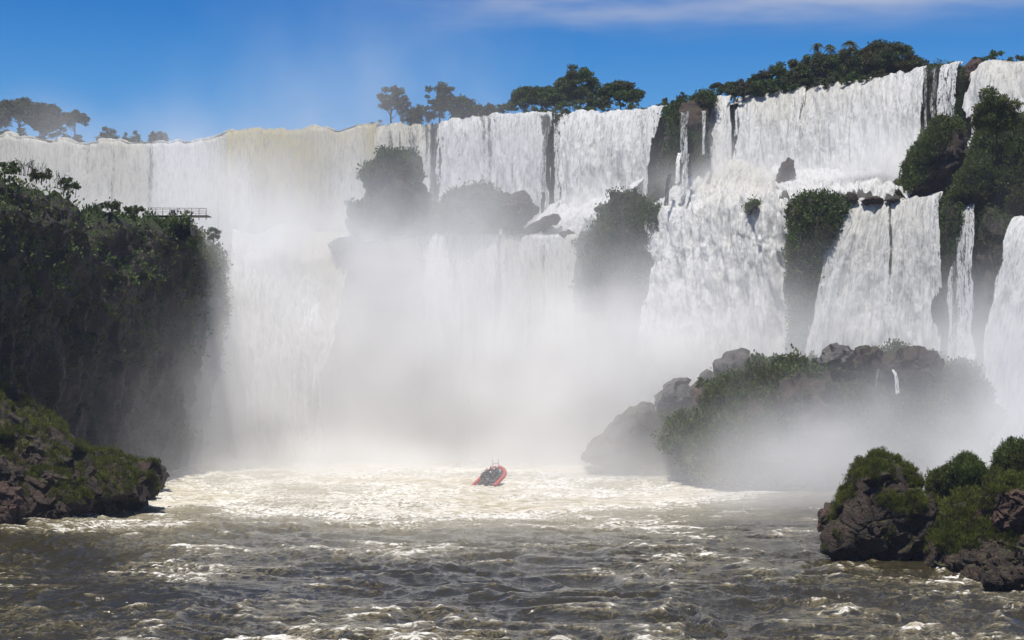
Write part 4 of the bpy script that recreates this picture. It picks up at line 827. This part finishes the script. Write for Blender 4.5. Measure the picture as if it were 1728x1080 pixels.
for i, (px, y0, y1, w, D, lab) in enumerate([(1575, 116, 105, 22, 270, 'small bush on the brink left of the streaky curtain'), (1604, 116, 102, 24, 268, 'small bush on the brink above the narrow white curtain'),
        (1655, 112, 88, 26, 264, 'spiky bush right above the red rock knob'), (1680, 108, 84, 42, 263, 'long grassy bush on the upper right skyline'), (1716, 104, 92, 36, 260, 'low dark bush at the right frame edge of the skyline'),
        (1545, 124, 106, 30, 272, 'dark bush hanging over the brink at the hill end')]):
    tree(px, y0, y1, w, D, lab, 'shrub', None, seed=360+i, cb=0.0, leaf=0.34, name='bush', cat='bush', dens=1.1)
tree(1682, 235, 152, 80, 192, 'dense round headed tree on top of the big leafy outcrop at the right', 'round', None, seed=370, cb=0.15, leaf=0.34, mat=M_BRUSH, dens=1.5)
tree(1545+60, 215, 200, 40, 196, 'leafy cushion on the head of the overhanging outcrop', 'shrub', None, seed=371, cb=0.0, leaf=0.32, mat=M_BRUSH, name='bush', cat='bush')
tree(1611, 250, 160, 16, 200, 'bare twiggy sapling in front of the narrow curtain', 'sparse', None, seed=372, cb=0.3, leaf=0.15, dens=0.06)
def cliff_bushes():
    for i, (px, y0, y1, w, D, lab) in enumerate([(8, 290, 268, 50, 217, 'weedy bush on top of the dark cliff at the left edge'), (70, 300, 282, 40, 227, 'brush on the shoulder of the dark cliff'), (115, 318, 298, 36, 236, 'small brush where the dark cliff starts to step down'),
            (188, 350, 336, 34, 250, 'bushy knob on the dark cliff left of the railing'), (225, 358, 345, 40, 259, 'low bush just left of the railing'), (360, 402, 384, 26, 294, 'bush hanging at the outer corner of the dark cliff')]):
        tree(px, y0, y1, w, D/K, lab, 'shrub', 'bushes along the dark cliff top', seed=380+i, cb=0.0, leaf=0.34, name='bush', cat='bush')
cliff_bushes()
isl = [(1186, 652, 632, 30, 262, 'feathery'), (1225, 655, 628, 36, 258, 'squat'), (1288, 626, 602, 34, 262, 'bushy'), (1318, 624, 598, 36, 261, 'rounded'), (1350, 626, 604, 34, 260, 'mossy'), (1376, 626, 604, 30, 259, 'small dark'),
       (1250, 690, 660, 44, 250, 'spreading'), (1300, 700, 664, 50, 245, 'dense'), (1352, 690, 650, 52, 243, 'broad'), (1400, 680, 640, 48, 242, 'leafy'), (1446, 672, 634, 46, 242, 'drooping'), (1210, 720, 690, 46, 256, 'low pale'), (1262, 740, 706, 50, 246, 'tangled'),
       (1560, 660, 628, 50, 243, 'pale misty'), (1620, 650, 622, 44, 243, 'faint'), (1320, 650, 620, 40, 252, 'glossy'), (1400, 640, 612, 38, 252, 'upright')]
where_ = ['left of the tall grey boulder', 'just below the tall grey boulder', 'first right of the tall grey boulder', 'second right of the tall grey boulder', 'in the middle of the ridge', 'beside the flat grey boulder',
          'above the pink slab', 'on the upper slope', 'in the middle of the slope', 'below the flat grey boulder', 'left of the white trickle', 'on the pink slab', 'low on the left slope', 'right of the second trickle', 'below the foam fan', 'under the ridge shrubs', 'under the flat grey boulder']
for i, ((px, y0, y1, w, D, ad), wh) in enumerate(zip(isl, where_)):
    tree(px, y0, y1, w, D/K, ad+' shrub on the misty island, '+wh, 'shrub', 'shrubs on the misty island', seed=400+i, cb=-0.2, leaf=0.34, name='shrub', cat='shrub', mat=(M_BRUSH, M_LEAF)[i % 2], dens=1.2)
def weeds():   # tall stems against the falls at the upper left
    rng = np.random.default_rng(3); parts = []
    for k in range(60):
        px = rng.uniform(2, 130); y, = np.interp([px], [0, 60, 130], [284, 294, 330]); b = P(px, y, 218+px*0.14); h = rng.uniform(0.8, 2.2); l = rng.normal(0, 0.25, 2)
        parts.append(tube([b+[0, 0, -0.5], b+[l[0]*0.4, l[1], h*0.6], b+[l[0], l[1], h]], [0.035, 0.025, 0.015], 3))
        for j in range(5):
            f = rng.uniform(0.4, 1); q = b+np.array([l[0]*f, l[1], h*f]); e = q+rng.normal(0, 0.18, 3); parts.append(tube([q, (q+e)/2, e], [0.03, 0.05, 0.01], 3))
    V, F = join(parts); o = mesh_obj('grass', V, F, M_LEAFD, attrs={'rnd': np.zeros(len(V))}); tag(o, 'thin tall weeds on the cliff top', None, None, 'stuff')
weeds()

# ---------------------------------------------------------------- viewing railing on the cliff
M_RAIL = plain('painted_rail', (0.16, 0.14, 0.12), 0.6)
def box(c, s, rz=0.0):
    v = np.array([(x, y, z) for x in (-.5, .5) for y in (-.5, .5) for z in (-.5, .5)])*np.array(s); cr, sr = math.cos(rz), math.sin(rz)
    v = np.stack([v[:, 0]*cr-v[:, 1]*sr, v[:, 0]*sr+v[:, 1]*cr, v[:, 2]], -1)+np.array(c)
    return v, np.array([[0, 1, 3, 2], [4, 6, 7, 5], [0, 4, 5, 1], [2, 3, 7, 6], [0, 2, 6, 4], [1, 5, 7, 3]])
def railing():
    a, b = P(250, 361, 277), P(348, 363, 277); a[2] -= 0.1; b[2] = a[2]-0.1; L = b-a; n = 9; t = empty('viewing_railing', a); H = 1.15
    for z in (0.3, 0.58, 0.86, H):
        V, F = tube([np.array([0, 0, z]), L/2+[0, 0, z], L+[0, 0, z]], [0.035 if z < H else 0.055]*3, 6); mesh_obj('rail', V, F, M_RAIL, t)
    for k in range(n):
        q = L*k/(n-1); w = 0.11
        V, F = box(q+[0, 0, H/2-0.4], (w, w, H+0.85)); mesh_obj('post', V, F, M_RAIL, t)
    for f, w in ((0.43, 0.75), (0.67, 0.5)):
        V1 = box(L*f+[0, -0.1, 0.55], (w, 0.08, 0.7)); V2 = box(L*f+[0, -0.1, 0.1], (0.12, 0.1, 0.8)); V, F = join([V1, V2]); mesh_obj('sign_panel', V, F, plain('dark_board', (0.05, 0.05, 0.055), 0.6), t)
    V, F = box(L*0.5+[0, 1.6, -0.12], (L[0]+0.6, 3.4, 0.14)); mesh_obj('deck', V, F, M_RAIL, t)
    tag(t, 'thin rail fence of a viewing platform on the flat top of the dark cliff', 'railing')
railing()

# ---------------------------------------------------------------- the boat and its people
M_TUBE = plain('red_rubber', (0.32, 0.040, 0.025), 0.6, 0.3); M_HULL = plain('dark_hull', (0.04, 0.04, 0.045), 0.5); M_DECK = plain('grey_deck', (0.10, 0.10, 0.10), 0.7)
M_METAL = plain('metal_pole', (0.25, 0.25, 0.26), 0.35); M_RAIN = plain('rain_cape', (0.025, 0.03, 0.035), 0.6); M_VEST = plain('life_vest', (0.05, 0.06, 0.10), 0.7); M_SKIN = plain('skin', (0.45, 0.27, 0.19), 0.6); M_HAIR = plain('hair', (0.03, 0.02, 0.015), 0.7); M_WHITE = plain('white_cap', (0.7, 0.7, 0.68), 0.7)
BOAT = P(829, 806, 248); BOAT[2] = 0.25
from mathutils import Matrix, Euler
BR = Euler((R(10.0), R(-3), R(-14)), 'XYZ')
def boat():
    t = empty('motor_boat', BOAT); t.rotation_euler = BR
    L, B = 9.6, 3.5
    # side tubes: U shape, open at the stern (y=-L/2), raised towards the bow
    pts = []; n = 60
    for f in np.linspace(0, 1, n):
        if f < 0.34: u = f/0.34; x, y = -B/2, -L/2+u*(L*0.62)
        elif f > 0.66: u = (1-f)/0.34; x, y = B/2, -L/2+u*(L*0.62)
        else:
            a = (f-0.34)/0.32*math.pi; x, y = -B/2*math.cos(a), L*0.12+math.sin(a)*L*0.38
        rise = max(0, (y-0.5)/(L/2))**2*0.75; pts.append((x, y, 0.55+rise))
    r = np.full(n, 0.29); r[0] = r[-1] = 0.14; r[1] = r[-2] = 0.26
    V, F = tube(pts, r, 12); mesh_obj('side_tube', V, F, M_TUBE, t)
    # hull and deck
    rows = []
    for f in np.linspace(0, 1, 14):
        y = -L/2+f*L*0.96; w = B/2 if f < 0.6 else B/2*math.sqrt(max(0.02, 1-((f-0.6)/0.42)**2)); ke = -0.35+max(0, f-0.55)**2*3.2
        rows.append([(-w, y, 0.45+max(0, (y-0.5)/(L/2))**2*0.7), (-w*0.6, y, 0.0+(ke+0.35)*0.6), (0, y, ke), (w*0.6, y, 0.0+(ke+0.35)*0.6), (w, y, 0.45+max(0, (y-0.5)/(L/2))**2*0.7)])
    G = np.array(rows); mesh_obj('hull', G.reshape(-1, 3), grid_faces(14, 5), M_HULL, t)
    V, F = box((0, -0.3, 0.32), (B-0.4, L*0.78, 0.08)); mesh_obj('deck', V, F, M_DECK, t)
    V, F = box((0, -L/2+0.25, 0.50), (B-0.6, 0.12, 0.6)); mesh_obj('transom', V, F, M_HULL, t)
    for x in (-0.45, 0.45):
        V, F = join([box((x, -L/2-0.05, 0.95), (0.45, 0.6, 0.55)), box((x, -L/2-0.1, 0.35), (0.2, 0.25, 0.9))]); mesh_obj('outboard_engine', V, F, M_HULL, t)
    V, F = join([box((0, -2.9, 0.85), (1.0, 0.6, 1.0)), box((0, -2.7, 1.45), (0.9, 0.08, 0.35))]); mesh_obj('steering_console', V, F, M_DECK, t)
    for y in (-2.0, -0.9, 0.2, 1.3, 2.4):
        V, F = box((0, y, 0.62), (2.3 if y < 2 else 1.8, 0.4, 0.45)); mesh_obj('bench', V, F, M_DECK, t)
    arch = [(-0.5, 3.6, 0.5), (-0.5, 3.6, 1.9), (-0.4, 3.6, 2.1), (0.4, 3.6, 2.1), (0.5, 3.6, 1.9), (0.5, 3.6, 0.5)]
    V, F = tube(arch, [0.05]*6, 6); mesh_obj('bow_frame', V, F, M_METAL, t)
    for x in (-0.45, 0.45):
        V, F = tube([(x, 3.6, 1.9), (x, 3.6, 2.4), (x, 3.6, 2.8)], [0.035, 0.03, 0.02], 5); mesh_obj('antenna', V, F, M_METAL, t)
    tag(t, 'orange red inflatable motor boat climbing the foam below the falls, seen from its stern', 'boat')
boat()
def person_mesh(name, mat, standing=False):
    """seated (or standing) figure facing +y, as one continuous skinned surface"""
    hip = 0.0; V = [(0, 0, 0.0), (0, -0.02, 0.28), (0, 0, 0.50), (0, 0.02, 0.60), (0, 0.03, 0.78)]; r = [0.17, 0.16, 0.17, 0.065, 0.105]
    E = [(0, 1), (1, 2), (2, 3), (3, 4)]
    for s in (-1, 1):
        k = len(V); V += [(s*0.19, 0, 0.50), (s*0.25, 0.08, 0.24), (s*0.17, 0.32, 0.18), (s*0.14, 0.40, 0.20)]; r += [0.075, 0.058, 0.045, 0.035]; E += [(2, k), (k, k+1), (k+1, k+2), (k+2, k+3)]
        k = len(V)
        if standing: V += [(s*0.11, 0, -0.05), (s*0.13, 0.03, -0.48), (s*0.13, 0, -0.88), (s*0.14, 0.14, -0.92)]
        else: V += [(s*0.11, 0.08, -0.02), (s*0.14, 0.46, 0.0), (s*0.14, 0.48, -0.40), (s*0.15, 0.60, -0.42)]
        r += [0.10, 0.075, 0.05, 0.04]; E += [(0, k), (k, k+1), (k+1, k+2), (k+2, k+3)]
    me = bpy.data.meshes.new(name); me.from_pydata(V, E, []); me.skin_vertices or None
    o = bpy.data.objects.new(name, me); COL.objects.link(o); m = o.modifiers.new('skin', 'SKIN'); 
    if not me.skin_vertices: me.skin_vertices.new() if hasattr(me.skin_vertices, 'new') else None
    return o, r
def people():
    def build(mat, cap, standing=False):
        bm_v, rr = None, None
        o, rr = person_mesh('person', mat, standing)
        bpy.context.view_layer.objects.active = o
        lay = o.data.skin_vertices
        if not len(lay):
            import bmesh
            bm = bmesh.new(); bm.from_mesh(o.data); sk = bm.verts.layers.skin.verify(); bm.verts.ensure_lookup_table()
            for i, v in enumerate(bm.verts): v[sk].radius = (rr[i], rr[i]); v[sk].use_root = (i == 0)
            bm.to_mesh(o.data); bm.free()
        else:
            for i, d in enumerate(lay[0].data): d.radius = (rr[i], rr[i]); d.use_root = (i == 0)
        ss = o.modifiers.new('sub', 'SUBSURF'); ss.levels = ss.render_levels = 1
        dg = bpy.context.evaluated_depsgraph_get(); me = bpy.data.meshes.new_from_object(o.evaluated_get(dg)); me.materials.clear(); me.materials.append(mat); me.materials.append(M_SKIN)
        for p in me.polygons:
            p.use_smooth = True
            if p.center.z > 0.58: p.material_index = 1
        bpy.data.objects.remove(o)
        a = np.linspace(0, math.pi*0.55, 6); rows = [[(0.125*math.sin(t)*math.cos(u), 0.01+0.125*math.sin(t)*math.sin(u), 0.79+0.14*math.cos(t)) for u in np.linspace(0, 2*math.pi, 10, endpoint=False)] for t in a]
        G = np.array(rows); hair = bpy.data.meshes.new('hair'); hair.from_pydata(G.reshape(-1, 3).tolist(), [], grid_faces(6, 10, True).tolist()); hair.materials.append(cap)
        return me, hair
    kinds = [build(M_RAIN, M_HAIR), build(M_VEST, M_HAIR), build(M_RAIN, M_WHITE)]
    stand = build(M_VEST, M_HAIR, True)
    mat = Matrix.LocRotScale(Vector(tuple(BOAT)), BR, None)
    rng = random.Random(4); rows_n = ['rear', 'second', 'middle', 'fourth', 'front']
    def put(me, hair, loc, rz, label, group):
        o = bpy.data.objects.new('person', me); COL.objects.link(o); o.matrix_world = mat @ Matrix.Translation(loc) @ Matrix.Rotation(rz, 4, 'Z')
        h = bpy.data.objects.new('hair', hair); COL.objects.link(h); h.parent = o
        tag(o, label, 'person', group)
    for i, y in enumerate((-2.0, -0.9, 0.2, 1.3, 2.4)):
        xs = [-0.85, -0.28, 0.28, 0.85] if i < 4 else [-0.5, 0.0, 0.5]
        pos = ['at the left side', 'left of centre', 'right of centre', 'at the right side'] if i < 4 else ['on the left', 'in the middle', 'on the right']
        for x, pn in zip(xs, pos):
            k = rng.choice([0, 0, 1, 1, 2]); me, hair = kinds[k]
            lab = 'passenger in %s, %s bench of the boat, %s' % (['dark cape', 'navy vest', 'dark cape and white cap'][k], rows_n[i], pn)
            put(me, hair, (x, y-0.02, 0.98), rng.uniform(-0.25, 0.25), lab, 'passengers in the boat')
    put(*stand, (0, -3.55, 1.32), 0.0, 'person standing at the steering console near the stern of the boat', None)
people()

# ---------------------------------------------------------------- mist and haze
def mist():
    m = bpy.data.materials.new('mist'); m.use_nodes = True; t = m.node_tree; t.nodes.clear()
    out = t.nodes.new('ShaderNodeOutputMaterial'); pv = t.nodes.new('ShaderNodeVolumePrincipled')
    pv.inputs['Color'].default_value = (0.960, 0.957, 0.950, 1); pv.inputs['Density'].default_value = 1.0; pv.inputs['Density Attribute'].default_value = 'density'
    pv.inputs['Anisotropy'].default_value = 0.1; t.links.new(pv.outputs[0], out.inputs['Volume'])
    plumes = [  # px, py, distance, radii x y z in metres, peak density
        (500, 700, 345, 46, 40, 26, .055), (800, 720, 325, 48, 34, 30, .045), (960, 660, 318, 26, 22, 19, .034),
        (440, 400, 378, 30, 16, 22, .020), (230, 370, 385, 48, 18, 16, .018), (670, 350, 335, 34, 14, 20, .013), (760, 520, 325, 45, 20, 24, .032),
        (620, 190, 380, 46, 28, 34, .0048), (60, 235, 395, 40, 30, 9, .006),
        (1130, 640, 300, 34, 14, 15, .035), (1345, 570, 285, 16, 9, 13, .042), (1480, 560, 268, 20, 8, 8, .02),
        (1330, 800, 216, 28, 14, 6, .020), (1560, 775, 200, 30, 12, 8, .045), (1710, 720, 212, 14, 12, 15, .05), (1130, 735, 262, 28, 9, 14, .034), (430, 660, 294, 20, 11, 19, .035), (960, 710, 300, 18, 14, 10, .02), (1705, 590, 245, 10, 8, 18, .03), (830, 805, 225, 45, 16, 5, .006), (480, 400, 345, 16, 6, 6, .07), (1130, 600, 300, 30, 10, 18, .02),
        (400, 700, 305, 26, 24, 20, .030), (270, 730, 250, 22, 20, 16, .010), (330, 560, 300, 20, 10, 26, .010), (1250, 300, 330, 14, 8, 5, .09), (1350, 305, 322, 12, 8, 5, .09), (1450, 300, 314, 14, 8, 6, .09), (1520, 290, 308, 10, 8, 6, .08), (1010, 355, 348, 12, 8, 5, .04), (1500, 590, 266, 16, 7, 6, .06), (1615, 600, 262, 10, 6, 6, .05), (1200, 620, 292, 20, 8, 12, .03), (640, 785, 285, 90, 40, 4, .03)]
    ng = bpy.data.node_groups.new('mist_volume', 'GeometryNodeTree'); ng.interface.new_socket('Geometry', in_out='INPUT', socket_type='NodeSocketGeometry'); ng.interface.new_socket('Geometry', in_out='OUTPUT', socket_type='NodeSocketGeometry')
    N = ng.nodes; Lk = ng.links
    def nd(typ, ins=None, **k):
        n = N.new(typ)
        for a, b in k.items(): setattr(n, a, b)
        for a, b in (ins or {}).items():
            if hasattr(b, 'is_output'): Lk.new(b, n.inputs[a])
            else: n.inputs[a].default_value = b
        return n
    pos = nd('GeometryNodeInputPosition').outputs[0]
    w1 = nd('ShaderNodeTexNoise', {'Vector': pos, 'Scale': 0.045, 'Detail': 3.0, 'Roughness': 0.6}).outputs['Color']
    wv = nd('ShaderNodeVectorMath', {0: w1, 1: (0.5, 0.5, 0.5)}, operation='SUBTRACT').outputs[0]
    wv = nd('ShaderNodeVectorMath', {0: wv, 1: (34.0, 34.0, 26.0)}, operation='MULTIPLY').outputs[0]
    wp = nd('ShaderNodeVectorMath', {0: pos, 1: wv}, operation='ADD').outputs[0]
    total = None
    for (px, py, D, rx, ry, rz, den) in plumes:
        c = P(px, py, D)
        s = nd('ShaderNodeVectorMath', {0: wp, 1: tuple(-c)}, operation='ADD').outputs[0]
        s = nd('ShaderNodeVectorMath', {0: s, 1: (1/rx, 1/ry, 1/rz)}, operation='MULTIPLY').outputs[0]
        d2 = nd('ShaderNodeVectorMath', {0: s, 1: s}, operation='DOT_PRODUCT').outputs['Value']
        e = nd('ShaderNodeMath', {0: 2.718282, 1: nd('ShaderNodeMath', {0: d2, 1: -1.3}, operation='MULTIPLY').outputs[0]}, operation='POWER').outputs[0]
        total = nd('ShaderNodeMath', {0: e, 1: den, 2: total if total is not None else 0.0}, operation='MULTIPLY_ADD').outputs[0]
    n2 = nd('ShaderNodeTexNoise', {'Vector': nd('ShaderNodeVectorMath', {0: wp, 1: (1, 1, 0.55)}, operation='MULTIPLY').outputs[0], 'Scale': 0.07, 'Detail': 4.0, 'Roughness': 0.6}).outputs[0]
    mod = nd('ShaderNodeMapRange', {0: n2, 1: 0.32, 2: 0.68, 3: 0.12, 4: 2.0}).outputs[0]
    den = nd('ShaderNodeMath', {0: total, 1: mod}, operation='MULTIPLY').outputs[0]
    den = nd('ShaderNodeMath', {0: nd('ShaderNodeMath', {0: den, 1: 0.0006}, operation='SUBTRACT').outputs[0], 1: 0.0}, operation='MAXIMUM').outputs[0]
    vc = nd('GeometryNodeVolumeCube', {'Density': den, 'Background': 0.0, 'Min': (-165, 130, -1.5), 'Max': (165, 430, 120), 'Resolution X': 132, 'Resolution Y': 120, 'Resolution Z': 56})
    sm = nd('GeometryNodeSetMaterial', {'Geometry': vc.outputs[0], 'Material': m}); go = N.new('NodeGroupOutput'); N.new('NodeGroupInput'); Lk.new(sm.outputs[0], go.inputs[0])
    me = bpy.data.meshes.new('mist'); me.materials.append(m); o = bpy.data.objects.new('mist', me); COL.objects.link(o)
    md = o.modifiers.new('mist', 'NODES'); md.node_group = ng; tag(o, 'white spray rising from the falls', None, None, 'stuff')
mist()
def haze():
    m = bpy.data.materials.new('haze'); m.use_nodes = True; t = m.node_tree; t.nodes.clear()
    out = t.nodes.new('ShaderNodeOutputMaterial'); pv = t.nodes.new('ShaderNodeVolumePrincipled'); pv.inputs['Color'].default_value = (0.62, 0.72, 0.95, 1); pv.inputs['Density'].default_value = 0.00010
    t.links.new(pv.outputs[0], out.inputs['Volume'])
    V, F = box((0, 300, 60), (1400, 1000, 132)); o = mesh_obj('haze', V, F, m, smooth=False); tag(o, 'thin blue air', None, None, 'stuff')
haze()
